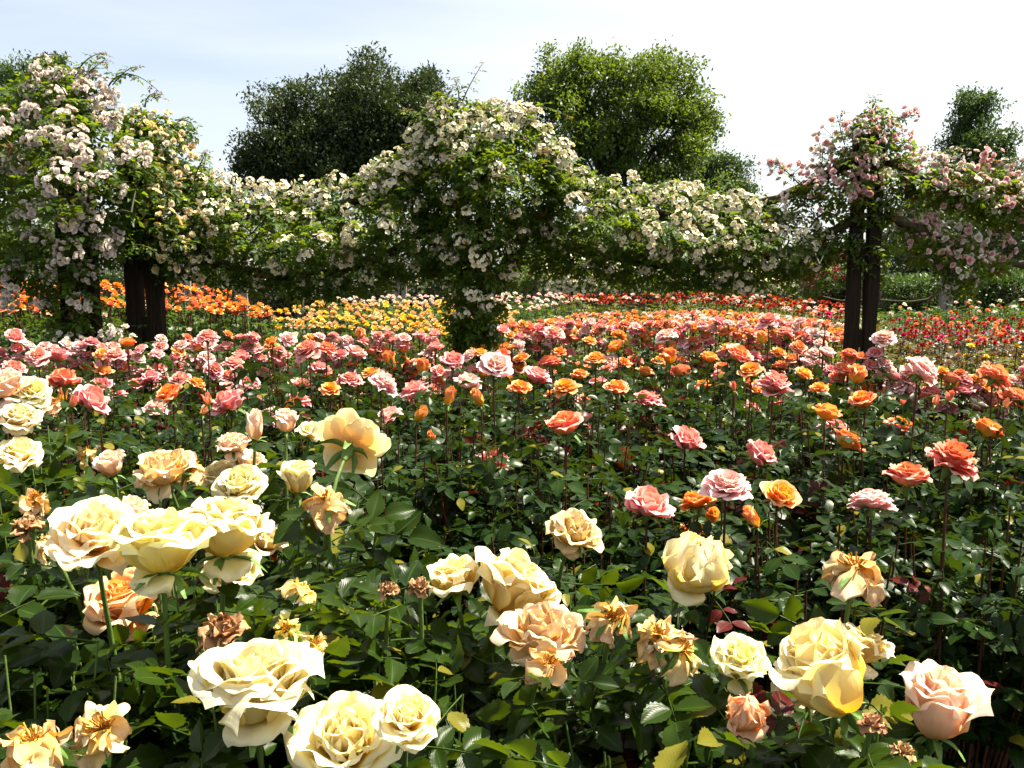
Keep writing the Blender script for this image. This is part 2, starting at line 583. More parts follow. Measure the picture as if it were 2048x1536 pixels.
# ------------------------------------------------------------------ blooms
def petal(rr, phi, r0, z0, th, L, Wd, cup, curl, ruffle, nu=8, nv=9, point=.0):
    v = np.linspace(0, 1, nv)
    u = np.linspace(-1, 1, nu)
    U, V0 = np.meshgrid(u, v)
    V = V0 * (1 - .30 * np.abs(U) ** 2.3 + point * (1 - np.abs(U)) ** 2 - .05 * np.exp(-(U * 4) ** 2))
    tt = np.linspace(0, 1.25, 40)
    ang = np.radians(np.interp(tt, [0, .33, .66, 1.0, 1.25], list(th) + [th[-1] + (th[-1] - th[-2]) * .4]))
    step = tt[1] * L
    rr_ = r0 + np.concatenate([[0], np.cumsum(np.sin(ang) * step)[:-1]])
    zz_ = z0 + np.concatenate([[0], np.cumsum(np.cos(ang) * step)[:-1]])
    r = np.interp(V, tt, rr_)
    z = np.interp(V, tt, zz_)
    a = np.interp(V, tt, ang)
    w = Wd * (.22 + .78 * np.sin(np.pi / 2 * np.clip(V0 / .7, 0, 1)))
    w = w * np.where(V0 > .7, np.sqrt(np.clip(1 - ((V0 - .7) / .3) ** 2 * .35, 0, 1)), 1)
    an = U * w / np.maximum(cup, .15 * Wd)
    an = np.clip(an, -2.6, 2.6)
    lat = cup * np.sin(an)
    inn = cup * (1 - np.cos(an))
    e = np.clip((np.abs(U) - .55) / .45, 0, 1) ** 2 * V0 ** 1.5
    inn = inn - curl * Wd * e
    p1, p2, f1, f2 = rr.uniform(0, 6.28), rr.uniform(0, 6.28), rr.uniform(2.0, 4.5), rr.uniform(5, 9)
    inn = inn + ruffle * Wd * V0 ** 2.5 * (np.sin(f1 * U + p1) + .55 * np.sin(f2 * U + p2 + 3 * V0))
    # the rim curls over itself a little
    inn = inn - .10 * Wd * np.clip((V0 - .82) / .18, 0, 1) ** 2 * (1 + .6 * np.sin(f1 * 1.7 * U + p2))
    nr, nz = -np.cos(a), np.sin(a)
    rr2 = r + inn * nr
    z2 = z + inn * nz
    x = rr2 * math.cos(phi) - lat * math.sin(phi)
    y = rr2 * math.sin(phi) + lat * math.cos(phi)
    vv = np.stack([x, y, z2], -1).reshape(-1, 3)
    ed = np.clip(np.maximum(V0 ** 3, np.abs(U) ** 5 * V0), 0, 1)
    return vv, grid_quads(nv, nu)[:, ::-1], V0.ravel(), ed.ravel()


KIND = {
    # n petals, inner thetas, outer thetas, L in/out, W in/out, cup in/out, curl, ruffle, crumple, wear
    'full':  (30, (30, 4, -22, -38), (82, 66, 58, 112), (.78, 1.0), (.42, .70), (.26, .85), .30, .08, .016, .0),
    'cup':   (30, (34, 4, -25, -40), (62, 40, 30, 120), (.80, 1.02), (.45, .74), (.28, .70), .36, .08, .016, .0),
    'half':  (20, (20, 2, -14, -14), (60, 26, 8, 85), (1.0, 1.12), (.40, .66), (.22, .52), .30, .07, .012, .0),
    'bud':   (10, (16, 2, -12, -20), (36, 6, -10, -2), (1.1, 1.15), (.36, .52), (.2, .34), .12, .02, .0, .0),
    'globe': (26, (48, 10, -45, -90), (86, 30, -30, -75), (.85, 1.15), (.46, .74), (.36, .75), .14, .07, .035, .4),
    'blown': (22, (48, 8, -25, -30), (100, 70, 40, 100), (.75, .98), (.42, .62), (.30, .60), .2, .10, .045, .55),
    'back': (34, (40, 20, 0, 0), (96, 90, 80, 84), (.74, 1.0), (.36, .52), (.40, 1.3), .12, .08, .014, .08),
    'spent': (8, (90, 95, 130, 150), (112, 146, 170, 176), (.75, 1.15), (.30, .44), (.24, .30),   .1, .16, .13, .8),
    'dry':   (20, (50, 10, -30, -60), (95, 85, 130, 172), (.8, .95), (.40, .50), (.36, .42), .1, .14, .10, 1.0),
    'coral': (44, (42, 14, 0, 20), (90, 78, 80, 112), (.74, .98), (.30, .46), (.30, .65), .18, .11, .016, .0),
    'orangecup': (30, (34, 6, -20, -20), (76, 56, 44, 104), (.74, .98), (.42, .60), (.28, .70), .2, .05, .008, .0),
}


def crumple(v, amp, rr, scale=1.0):
    if amp <= 0:
        return v
    o = np.zeros_like(v)
    for k, a in ((4, 1.0), (8, .55), (15, .25)):
        kv = rr.normal(0, k / scale, (3, 3))
        ph = rr.uniform(0, 6.28, 3)
        o += a * np.sin(v @ kv.T + ph)
    return v + o * amp


def bloom_mb(kind, D, seed, nu=8, nv=9, n=None, hscale=1.0):
    rr = RS(seed)
    N, ti, to, Ls, Ws, Cs, curl, ruf, cr, wear = KIND[kind]
    if n:
        N = n
    mb = MB()
    ph0 = rr.uniform(0, 6.28)
    for i in range(N):
        t = i / max(N - 1, 1)
        te = t ** 1.15
        th = [a + (b - a) * te + rr.normal(0, 4 + 8 * t) for a, b in zip(ti, to)]
        L = (Ls[0] + (Ls[1] - Ls[0]) * te) * rr.uniform(.92, 1.08)
        Wd = (Ws[0] + (Ws[1] - Ws[0]) * te) * rr.uniform(.88, 1.1)
        cup = Cs[0] + (Cs[1] - Cs[0]) * te
        if kind in ('spent',):
            L *= rr.uniform(.6, 1.15)
            Wd *= rr.uniform(.6, 1.1)
        v, q, pv, ed = petal(rr, ph0 + i * 2.39996 + rr.normal(0, .12), .03 + .05 * te, .12 * (1 - te), th, L, Wd, cup, curl * rr.uniform(.3, 1.5), ruf * rr.uniform(.5, 1.4), nu, nv, point=rr.uniform(-.02, .10))
        v = crumple(v, cr, rr)
        pw = np.clip(wear * (.25 + 1.0 * ed) * rr.uniform(.3, 1.4), 0, 1)
        if wear == 0:
            pw = ed * .35 * (rr.uniform() < .25)
        mb.add(v, q, 0, pv=pv, pt=t, pw=pw, rnd=rr.uniform(), lu=np.tile(np.linspace(-1, 1, nu), nv))
    if kind in ('cup', 'full', 'blown', 'globe') and nu > 7:
        # a few tired guard petals hanging away from the rest
        for _ in range(int(rr.integers(2, 5)) if kind != 'cup' else 2):
            b = rr.uniform(-12, 22)
            th = [88 + b, 98 + b, 104 + b, rr.uniform(105, 160)]
            v, q, pv, ed = petal(rr, rr.uniform(0, 6.28), .06, .0, th, rr.uniform(.5, .72) * (.8 if kind == 'cup' else 1), rr.uniform(.34, .52), rr.uniform(.4, .9), .4, .12, nu, nv, point=.05)
            mb.add(crumple(v, .02, rr), q, 0, pv=.35 + .65 * pv, pt=1, pw=np.clip(ed * rr.uniform(0, 1.1), 0, 1), rnd=rr.uniform(), lu=np.tile(np.linspace(-1, 1, nu), nv))
    if kind in ('spent', 'blown'):
        # the ring of stamens
        st = MB()
        k = 46 if kind == 'spent' else 22
        for _ in range(k):
            a, e = rr.uniform(0, 6.28), rr.uniform(.05, 1.15)
            d = np.array([math.cos(a) * math.sin(e), math.sin(a) * math.sin(e), math.cos(e)])
            L = rr.uniform(.16, .32)
            bend = rr.normal(0, .09, 3)
            pts = np.array([d * .04, d * L * .6 + bend * .4, d * L + bend])
            tube(st, pts, [.014, .011, .024], 4)
        mb.stam = st
    v = np.concatenate(mb.v[:N])
    ext = np.percentile(np.hypot(v[:, 0], v[:, 1]), 99.5) if kind not in ('spent',) else np.percentile(np.linalg.norm(v, axis=1), 97)
    s = D / 2 / ext
    mb.v = [x * s * np.array([1, 1, hscale], np.float32) for x in mb.v]
    if hasattr(mb, 'stam'):
        mb.stam.v = [x * s for x in mb.stam.v]
    mb.zc = float(np.mean(np.concatenate(mb.v)[:, 2]))
    mb.zmin = float(np.min(np.concatenate(mb.v)[:, 2]))
    return mb


def calyx_mb(D, seed, droop=115):
    rr = RS(seed)
    mb = MB()
    s = D / .11
    pts = np.array([[0, 0, -.026], [0, 0, -.021], [0, 0, -.012], [0, 0, -.004], [0, 0, .003]]) * s
    tube(mb, pts, np.array([.003, .0055, .0078, .0072, .009]) * s, 8)
    for i in range(5):
        dd = droop + rr.uniform(-25, 35)
        v, q, pv, ed = petal(rr, i * 1.2566 + rr.normal(0, .15), .005 * s, -.002 * s, (80, dd * .9, dd, dd + 20), .034 * s * rr.uniform(.8, 1.2), .0062 * s, .006 * s, .1, .1, 4, 6, point=.4)
        mb.add(v, q, 0)
    return mb


# ------------------------------------------------------------------ ground
def ground():
    mb = MB()
    n = 90
    g = np.sign(np.linspace(-1, 1, n)) * np.abs(np.linspace(-1, 1, n)) ** 2.4 * 900
    X, Y = np.meshgrid(g, g + 20)
    Z = .03 * np.sin(X * 1.3) * np.cos(Y * .9) * (np.abs(X) < 20) - .03
    mb.add(np.stack([X, Y, Z], -1).reshape(-1, 3), grid_quads(n, n))
    tag(mb.build('ground', M['soil']), kind='structure')


ground()

# ------------------------------------------------------------------ foreground: the cream roses
# picture x, y, width, kind, petals, axis, size, label
UP = (0.05, -0.25, 1)
CREAM = [
    (10, 775, 95, 'blown', 'peach', (-.2, -.2, 1), .105, 'pale peach open rose cut off by the left edge, topmost of the cream roses'),
    (64, 782, 76, 'full', 'yellowcream', (.5, -.45, .7), .085, 'creamy yellow rose turned sideways beside the peach rose at the left edge'),
    (38, 836, 86, 'full', 'cream', (.2, -.35, .9), .09, 'rounded cream rose just under the sideways yellow rose at left edge'),
    (40, 908, 92, 'full', 'cream', (.15, -.35, .9), .095, 'full cream rose at left edge above glossy leaves, lowest of its column'),
    (102, 806, 52, 'spent', 'peach', (.6, -.1, .4), .06, 'pale pink rose losing its petals behind the sideways yellow rose'),
    (172, 908, 52, 'spent', 'tan', (0, -.2, 1), .07, 'small wilted straw coloured rose left of the peach half-open rose'),
    (222, 930, 62, 'half', 'peach', (-.1, -.1, 1), .062, 'small peach half-open rose alone against dark leaves'),
    (325, 945, 120, 'blown', 'tan', (-.2, -.35, .9), .115, 'loose fading yellow rose behind the blown brown-centred rose'),
    (375, 940, 84, 'spent', 'tan', (.3, .35, .8), .085, 'blown tan rose with orange stamens standing in front of a fading rose'),
    (440, 950, 80, 'blown', 'yellowcream', (-.2, -.2, 1), .09, 'crumpled pale yellow rose tucked behind the layered cream rose'),
    (478, 973, 112, 'full', 'cream', (-.1, -.4, .9), .11, 'layered cream rose with drooping white outer petals and a leaf in front'),
    (465, 890, 72, 'blown', 'peach', (-.15, -.2, 1), .08, 'ragged pale peach rose stacked above another peach rose'),
    (498, 924, 66, 'blown', 'peach', (.25, -.3, .9), .075, 'ragged pale peach rose, lower of the two stacked together'),
    (510, 853, 34, 'bud', 'peach', (.05, 0, 1), .036, 'tight pink-tinged rosebud on a thin stem, left of the half-open peach bud'),
    (573, 843, 50, 'half', 'peach', (.05, 0, 1), .052, 'pale peach half-open rosebud left of the cream rose beside the big rose'),
    (622, 864, 60, 'full', 'cream', (.3, -.2, .9), .07, 'cream rose tucked left of the big rose seen from behind'),
    (706, 884, 142, 'back', 'cream', (.16, .80, .42), .125, 'big creamy yellow rose seen from behind with its green calyx showing'),
    (597, 957, 76, 'half', 'cream', (.1, -.1, 1), .078, 'plump cream half-open rose with a dark leaf crossing it'),
    (652, 1004, 104, 'spent', 'tan', (0, -.3, .9), .10, 'spent rose with brown stamen ball and one pale petal, below plump cream rose'),
    (186, 1068, 190, 'full', 'cream', (.12, -.42, .9), .125, 'very large open cream rose, leftmost of the big cluster'),
    (262, 1022, 84, 'blown', 'peach', (.1, .1, 1), .08, 'peach tinted rose peeping out behind the large rose cluster at left'),
    (325, 1094, 190, 'cup', 'yellowcream', (.02, -.02, 1), .12, 'wide flat-topped cream rose seen side-on in the middle of the cluster'),
    (452, 1064, 185, 'cup', 'yellowcream', (.05, .12, 1), .125, 'large butter yellow rose behind, right side of the cluster'),
    (468, 1140, 116, 'full', 'yellowcream', (.1, -.5, .8), .088, 'pale yellow rose tucked under the butter yellow rose of the cluster'),
    (532, 1082, 90, 'blown', 'cream', (.5, -.1, .8), .09, 'ragged cream rose with browned edges, rightmost of the cluster'),
    (248, 1208, 140, 'cup', 'apricot', (-.15, -.38, .9), .105, 'apricot orange rose low under the large cluster of cream roses'),
    (445, 1262, 96, 'dry', 'dry', (.1, -.3, .8), .09, 'dried brown rose head crumpled into a ball above the huge cup rose'),
    (512, 1378, 232, 'cup', 'cream', (0, -.06, 1), .125, 'huge cup-shaped cream rose with deep yellow heart at bottom left'),
    (690, 1488, 226, 'full', 'cream', (.05, -.5, .9), .125, 'very large cream rose cut by the bottom edge'),
    (815, 1437, 132, 'full', 'cream', (.12, -.45, .85), .070, 'tightly swirled cream rose right of the rose at the bottom edge'),
    (604, 1182, 74, 'spent', 'yellowcream', (.3, -.2, .6), .07, 'drooping yellow petals of a falling rose under serrated leaves'),
    (70, 1492, 132, 'spent', 'tan', (.05, -.25, 1), .10, 'spent orange-brown rose with stamens in the bottom left corner'),
    (205, 1462, 124, 'spent', 'spent', (.35, -.35, .7), .095, 'spent rose with one white petal and curled yellow stamens'),
    (282, 1505, 66, 'globe', 'yellow', (.2, -.3, .8), .05, 'small bright yellow ragged bloom at the bottom edge'),
    (54, 1052, 62, 'dry', 'dry', (0, -.1, 1), .06, 'small dried brown rose head at left edge beside the cluster'),
    (908, 1158, 112, 'cup', 'yellowcream', (-.15, -.12, 1), .080, 'pale yellow side-on rose left of the big tilted yellow rose'),
    (840, 1172, 46, 'dry', 'dry', (0, -.2, 1), .042, 'shrivelled brown rose beside the pale yellow side-on rose'),
    (778, 1178, 42, 'dry', 'dry', (.1, -.2, 1), .04, 'shrivelled brown rose scrap, left of the other shrivelled rose'),
    (1024, 1180, 176, 'cup', 'yellowcream', (.42, .05, .85), .125, 'big tilted creamy yellow rose with a red-brown stain between petals'),
    (1084, 1268, 168, 'blown', 'tan', (-.05, -.12, 1), .11, 'golden wilting rose with brown petals hanging down its stem'),
    (1098, 1328, 92, 'spent', 'spent', (.1, -.3, .25), .075, 'limp hanging petals falling from under the golden wilting rose'),
    (1147, 1064, 110, 'blown', 'tan', (.25, -.3, .85), .095, 'crinkled straw yellow rose on a tall stem, topmost of the middle bush'),
    (1226, 1238, 124, 'spent', 'spent', (.1, -.35, .8), .10, 'limp spent rose hanging in tan shreds, right of the golden rose'),
    (1318, 1274, 104, 'spent', 'spent', (-.3, -.3, .7), .085, 'spent rose with rosy stained folded petals left of its orange neighbour'),
    (1362, 1300, 100, 'spent', 'tan', (.35, -.35, .7), .085, 'spent rose with bright yellow stamens and one orange petal'),
    (1392, 1130, 138, 'globe', 'yellowcream', (.3, -.3, .85), .108, 'ageing ball-shaped pale yellow rose with browned petal edges'),
    (1476, 1328, 116, 'cup', 'yellowcream', (0, -.3, .9), .070, 'pale yellow rose half hidden by a leaf, right of the spent roses'),
    (1652, 1352, 190, 'half', 'yellowcream', (-.5, .08, .8), .105, 'pointed pale yellow rose tilted left, largest at lower right'),
    (1598, 1366, 110, 'blown', 'cream', (-.6, -.4, .5), .09, 'ragged white petals drooping left of the pointed yellow rose'),
    (1604, 1290, 84, 'spent', 'tan', (-.2, -.1, 1), .07, 'orange-backed curled petals of a fading rose above the pointed yellow rose'),
    (1722, 1296, 116, 'cup', 'yellowcream', (.3, .1, .9), .077, 'yellow rose behind dark leaves, upper right of the pointed rose'),
    (1710, 1146, 126, 'spent', 'spent', (.1, -.1, 1), .105, 'withered rose high on its own stem, topmost at lower right'),
    (1876, 1414, 160, 'half', 'peach', (.08, -.06, 1), .105, 'pale peach half-open rose alone at the lower right corner'),
    (1492, 1432, 84, 'globe', 'apricot', (-.2, -.3, .8), .045, 'golden yellow rose low among leaves at lower right'),
    (1746, 1446, 56, 'dry', 'dry', (.1, -.2, .9), .05, 'dried red-brown rosebud hanging under the pointed yellow rose'),
    (1806, 1502, 48, 'dry', 'dry', (.1, -.1, 1), .044, 'dried brown rose stub left of the peach rose stem'),
    (92, 1086, 60, 'spent', 'cream', (-.2, -.2, .6), .055, 'pale fallen-open petals left of the very large cream rose'),
    (575, 1262, 70, 'spent', 'yellowcream', (-.1, -.3, .7), .06, 'bright yellow petals half buried in leaves right of the dried head'),
    (630, 1290, 50, 'spent', 'yellowcream', (.2, -.3, .7), .045, 'few yellow petals among dark leaves above the swirled rose'),
    (70, 1000, 60, 'spent', 'tan', (.2, -.2, .8), .055, 'orange withered rose among leaves above the dried head at left'),
]
CAT_OF = {'bud': 'rosebud', 'spent': 'wilted rose', 'dry': 'wilted rose'}
NAME_OF = {'bud': 'rosebud', 'spent': 'wilted_rose', 'dry': 'wilted_rose'}

def fg_depth(py):
    return np.interp(py, [700, 900, 1000, 1100, 1250, 1400, 1536, 1900], [2.1, 1.75, 1.47, 1.32, 1.13, .98, .86, .62])


for i, h in enumerate(CREAM):
    if (h[3] in ('spent', 'dry') or h[2] < 88) and h[1] > 990 and h[3] != 'globe':
        r = ray(h[0], h[1])
        s = float(fg_depth(h[1])) * .95 / r[1]
        CREAM[i] = h[:6] + (s * h[2] / FPX,) + h[7:]

heroes = []          # picture ellipses to keep leaves clear of
for h in CREAM:
    s = FPX * h[6] / h[2]
    r = ray(h[0], h[1])
    heroes.append((h[0], h[1], h[2] * .50, h[2] * .40, s))
heroes = np.array(heroes)


def clear_of_heroes(pts, own=None, hard=True):
    """True for leaf positions that do not stand between the lens and a cream bloom"""
    px, py, zc = proj(pts)
    ok = np.ones(len(pts), bool)
    for i, (hx, hy, rx, ry, s) in enumerate(heroes):
        e = ((px - hx) / (rx + 12)) ** 2 + ((py - hy) / (ry + 14)) ** 2
        ok &= ~((e < 1.15) & (zc < s + .05))
    # clear of the camera itself
    ok &= np.linalg.norm(pts - np.array([0, 0, EYE]), axis=1) > .52
    return ok


def cream_rose(i, h):
    px, py, w, kind, mat, ax, D, label = h
    w = w * {'cup': 1.1, 'full': 1.03, 'half': 1.02, 'spent': 1.3, 'dry': 1.15}.get(kind, 1.1)
    rr = RS(5000 + i)
    s = FPX * D / h[2]
    D = D * w / h[2]
    d = s * ray(px, py)[1]
    C = P(px, py, d)
    ax = unit(ax)
    mb = bloom_mb(kind, D, 900 + i * 7, 15, 16)
    B = C - ax * mb.zc if kind not in ('spent',) else C - ax * (mb.zc * .5)
    R = axis_frame(ax, rr.uniform(0, 6.28))
    lean = rr.normal(0, .05, 2)
    G = np.array([B[0] + lean[0] - ax[0] * .12, B[1] + lean[1] + .05, 0.0])
    root = thing(NAME_OF.get(kind, 'cream_rose'), label, CAT_OF.get(kind, 'rose'), G, 'cream roses in the foreground')
    mats = [M[mat]]
    M4 = Matrix.Translation(tuple(B - G)) @ Matrix(R.tolist()).to_4x4()
    b = mb.build('bloom', mats, root)
    b.matrix_local = M4
    if hasattr(mb, 'stam'):
        o = mb.stam.build('stamen', M['stamen'], b)
    c = calyx_mb(D if kind != 'bud' else D * 2.1, 77 + i, 120 if kind != 'bud' else 60).build('calyx', M['calyx'], root)
    c.matrix_local = M4
    # stem and its leaves
    top = B - ax * .022 * D / .11
    path = bezier(G, G + np.array([0, 0, .55]), top - ax * .22, top, 16)
    st = MB()
    tube(st, path - G, np.linspace(.0062, .0032, 16), 7)
    st.build('stem', M['stem'], root)
    lf = MB()
    n = 11
    ts = np.linspace(.975, .55, n) + rr.uniform(-.02, .02, n)
    pos = np.stack([np.interp(ts, np.linspace(0, 1, 16), path[:, k]) for k in range(3)], 1)
    Rl = leaf_dirs(rr, n, rr.uniform(0, 6.28), (-.1, .55))
    S = rr.uniform(.044, .066, n) * np.linspace(.8, 1.1, n)
    tip = pos + Rl[:, :, 1] * (S * 1.3)[:, None]
    ok = clear_of_heroes(tip)
    if ok.any():
        scatter(lf, LEAF_HERO, Rl[ok], pos[ok] + Rl[ok][:, :, 1] * (S[ok] * .45)[:, None] - G, S[ok], rr)
        lf.build('foliage', M['leaf_fg'], root)


for i, h in enumerate(CREAM):
    cream_rose(i, h)


# the leafy bushes the cream roses grow from
def in_poly(px, py, poly):
    poly = np.asarray(poly, float)
    ins = np.zeros(len(px), bool)
    j = len(poly) - 1
    for i in range(len(poly)):
        xi, yi = poly[i]
        xj, yj = poly[j]
        c = ((yi > py) != (yj > py)) & (px < (xj - xi) * (py - yi) / (yj - yi + 1e-9) + xi)
        ins ^= c
        j = i
    return ins


def edge_dist(px, py, poly):
    poly = np.asarray(poly, float)
    best = np.full(len(px), 1e9)
    for a, b in zip(poly, np.roll(poly, -1, axis=0)):
        ab = b - a
        t = np.clip(((px - a[0]) * ab[0] + (py - a[1]) * ab[1]) / (ab @ ab + 1e-9), 0, 1)
        best = np.minimum(best, np.hypot(px - a[0] - t * ab[0], py - a[1] - t * ab[1]))
    return best


def pick_in(rr, poly, n):
    poly = np.asarray(poly, float)
    lo, hi = poly.min(0), poly.max(0)
    out = []
    while sum(len(o) for o in out) < n:
        c = rr.uniform(lo, hi, (n * 3, 2))
        out.append(c[in_poly(c[:, 0], c[:, 1], poly)])
    return np.concatenate(out)[:n]


CREAM_POLY = [(-250, 900), (120, 940), (330, 985), (600, 980), (720, 1000), (800, 1090), (860, 1170), (1010, 1210), (1190, 1170), (1330, 1230), (1490, 1290),
              (1580, 1220), (1720, 1190), (1800, 1290), (1810, 1400), (1780, 1560), (1740, 1900), (-350, 1900)]


def fg_depth(py):
    return np.interp(py, [700, 900, 1000, 1100, 1250, 1400, 1536, 1900], [2.1, 1.75, 1.47, 1.32, 1.13, .98, .86, .62])


BUSHES = [
    (-.98, 1.85, 'leafy rose bush at the left edge under the upper cream roses'),
    (-.52, 1.72, 'leafy rose bush below the big rose seen from behind'),
    (-.82, 1.38, 'leafy rose bush carrying the large cluster at left'),
    (-.42, 1.28, 'leafy rose bush right of the large cream cluster'),
    (-.62, .98, 'leafy rose bush in the bottom left corner'),
    (-.20, .95, 'leafy rose bush around the rose cut by the bottom edge'),
    (.06, 1.28, 'leafy rose bush under the big tilted yellow rose'),
    (.20, 1.02, 'leafy rose bush with large serrated leaves at bottom centre'),
    (.48, 1.12, 'leafy rose bush under the pointed yellow rose at lower right'),
]


def cream_bushes():
    rr = RS(321)
    n = 430
    tips = pick_in(rr, CREAM_POLY, n)
    d = fg_depth(tips[:, 1]) * rr.uniform(.97, 1.10, n)
    W = np.array([P(a, b, c) for (a, b), c in zip(tips, d)])
    W[:, 2] -= np.abs(rr.normal(0, .055, n)) + .01
    # shoots gathered just under each bloom
    ex = []
    for hx, hy, rx, ry, sc in heroes:
        if rx < 30:
            continue
        for _ in range(4):
            q = P(hx + rr.uniform(-1.1, 1.1) * rx, hy + ry * .6, sc * ray(hx, hy)[1] + rr.uniform(-.03, .10))
            q[2] -= rr.uniform(.05, .15)
            ex.append(q)
    W = np.concatenate([W, np.array(ex)])
    W = W[(W[:, 2] > .5)]
    cs = np.array([(b[0], b[1]) for b in BUSHES])
    own = np.argmin(np.hypot(W[:, None, 0] - cs[None, :, 0], W[:, None, 1] - cs[None, :, 1]), axis=1)
    for k, (bx, by, label) in enumerate(BUSHES):
        root = thing('rose_bush', label, 'rose bush', (bx, by, 0), 'bushes of the cream roses')
        G = np.array([bx, by, 0.0])
        cane, lf = MB(), MB()
        for tip in W[own == k]:
            base = G + np.array([*rr.normal(0, .05, 2), 0])
            mid = (tip + base) / 2
            path = bezier(base, base + np.array([0, 0, .3]), np.array([tip[0] * .8 + base[0] * .2, tip[1] * .8 + base[1] * .2, tip[2] * .72]), tip, 12)
            if not clear_of_heroes(path[5:]).all():
                continue
            tube(cane, path - G, np.linspace(.0048, .0014, 12), 5)
            m = 9
            ts = np.linspace(.99, .48, m) + rr.uniform(-.02, .02, m)
            pos = np.stack([np.interp(ts, np.linspace(0, 1, 12), path[:, c]) for c in range(3)], 1)
            Rl = leaf_dirs(rr, m, rr.uniform(0, 6.28), (-.3, .5))
            S = rr.uniform(.040, .066, m)
            ok = np.ones(m, bool)
            for fr in (0, .9, 1.7):
                ok &= clear_of_heroes(pos + Rl[:, :, 1] * (S * fr)[:, None])
            scatter(lf, LEAF_HERO, Rl[ok], pos[ok] + Rl[ok][:, :, 1] * (S[ok] * .4)[:, None] - G, S[ok], rr, yg=(rr.uniform(0, 1, m) < .01).astype(float)[ok])
        if lf.n:
            lf.build('foliage', M['leaf_fg'], root)
            cane.build('stem', M['stem'], root)


cream_bushes()


# ------------------------------------------------------------------ middle bed: coral, pink and orange roses
def bush_arrays(seed, canes, hgt, spread, leafs, size, tpl, top=.95, low=.3, yg_p=.03):
    rr = RS(seed)
    lf, cn = MB(), MB()
    for _ in range(canes):
        a, rad = rr.uniform(0, 6.28), spread * math.sqrt(rr.uniform(0, 1))
        tip = np.array([rad * math.cos(a), rad * math.sin(a), hgt * rr.uniform(.74, 1.0)])
        base = np.array([*(tip[:2] * .25), 0])
        path = bezier(base, base + [0, 0, .35 * hgt], tip * [.9, .9, .7], tip, 8)
        tube(cn, path, np.linspace(.006, .002, 8), 4)
        ts = np.sort(rr.uniform(low, 1.0, leafs))
        pos = np.stack([np.interp(ts, np.linspace(0, 1, 8), path[:, c]) for c in range(3)], 1)
        Rl = leaf_dirs(rr, leafs, rr.uniform(0, 6.28), (-.35, .45))
        S = rr.uniform(.75, 1.15, leafs) * size
        yg = (rr.uniform() < yg_p * 2.5) * (ts > .8) * 1.0
        scatter(lf, tpl, Rl, pos + Rl[:, :, 1] * (S * .4)[:, None], S, rr, yg=yg)
    return lf, cn


CORAL_BUSH = []
for k in range(6):
    lf, cn = bush_arrays(700 + k, 44, 1.0, .34, 12, .046, LEAF_MID, low=.56, yg_p=.024)
    CORAL_BUSH.append((lf.mesh('coral_foliage', M['leaf_mid']), cn.mesh('coral_cane', M['redstem'])))


def coral_back(px):
    """how far back the coral bed reaches, seen along a line of sight"""
    return float(np.interp(px, [0, 300, 380, 840, 880, 1000, 1040, 1620, 1680, 2048], [4.1, 4.0, 4.4, 4.4, 3.9, 3.9, 4.75, 4.75, 3.3, 3.3]))


def coral_bushes():
    rr = RS(44)
    spots = []
    y = 1.95
    row = 0
    while y < 4.75:
        half = .62 * y + .35
        x = -half + (row % 2) * .22
        while x < half:
            spots.append((x + rr.normal(0, .05), y + rr.normal(0, .05)))
            x += .44
        y += .40
        row += 1
    for x, y in spots:
        # keep the cream bushes' own ground free
        if y < 2.35 and x < -.25:
            continue
        if y < 2.0 and x < .15:
            continue
        hh = np.interp(y, [1.8, 2.6, 3.6, 4.8], [1.03, 1.13, 1.16, 1.10]) * rr.uniform(.94, 1.05)
        if x > 1.9 and y > 3.2:
            hh *= .9
        px, py, _ = proj(np.array([x, y, hh]))
        if y > coral_back(px) + .1:
            continue
        row_s = 'front' if y < 2.6 else ('middle' if y < 3.8 else 'back')
        side = 'left part' if px < 700 else ('centre' if px < 1400 else 'right part')
        t = thing('rose_bush', f'dark leafy rose bush in the {row_s} rows of the coral bed, {side}', 'rose bush', (x, y, 0), 'bushes of the coral rose bed, ' + row_s + ' ' + side)
        a, b = CORAL_BUSH[int(rr.integers(6))]
        rz = rr.uniform(0, 6.28)
        for nm, me in (('foliage', a), ('stem', b)):
            o = link(nm, me, t)
            o.rotation_euler = (0, 0, rz)
            o.scale = (1, 1, hh)


coral_bushes()

# bloom meshes shared by the copies
SH = {}
for mat in ('pink', 'palepink', 'coral'):
    SH[mat] = [bloom_mb('coral', 1.0, 40 + k, 6, 6, n=[54, 62, 48, 58][k], hscale=[.95, 1.08, 1.16, 1.0][k]).mesh(mat + '_bloom', M[mat]) for k in range(4)]
    SH[mat] += [bloom_mb(kd, 1.0, 400 + k, 7, 7, n=nn).mesh(mat + '_bloom', M[mat]) for k, (kd, nn) in enumerate((('orangecup', 32), ('coral', 40), ('blown', 26)))]
SH['orange'] = [bloom_mb(kd, 1.0, 60 + k, 6, 6, n=nn).mesh('orange_bloom', M['orange']) for k, (kd, nn) in enumerate((('orangecup', 26), ('orangecup', 30), ('coral', 34), ('half', 18)))]
SH['bud'] = [bloom_mb('bud', 1.0, 80 + k, 6, 6).mesh('bud_bloom', M['coral' if k else 'orange']) for k in range(2)]
CAL = calyx_mb(1.0, 5, 100).mesh('calyx', M['calyx'])
STEMS, SLEAF = [], []
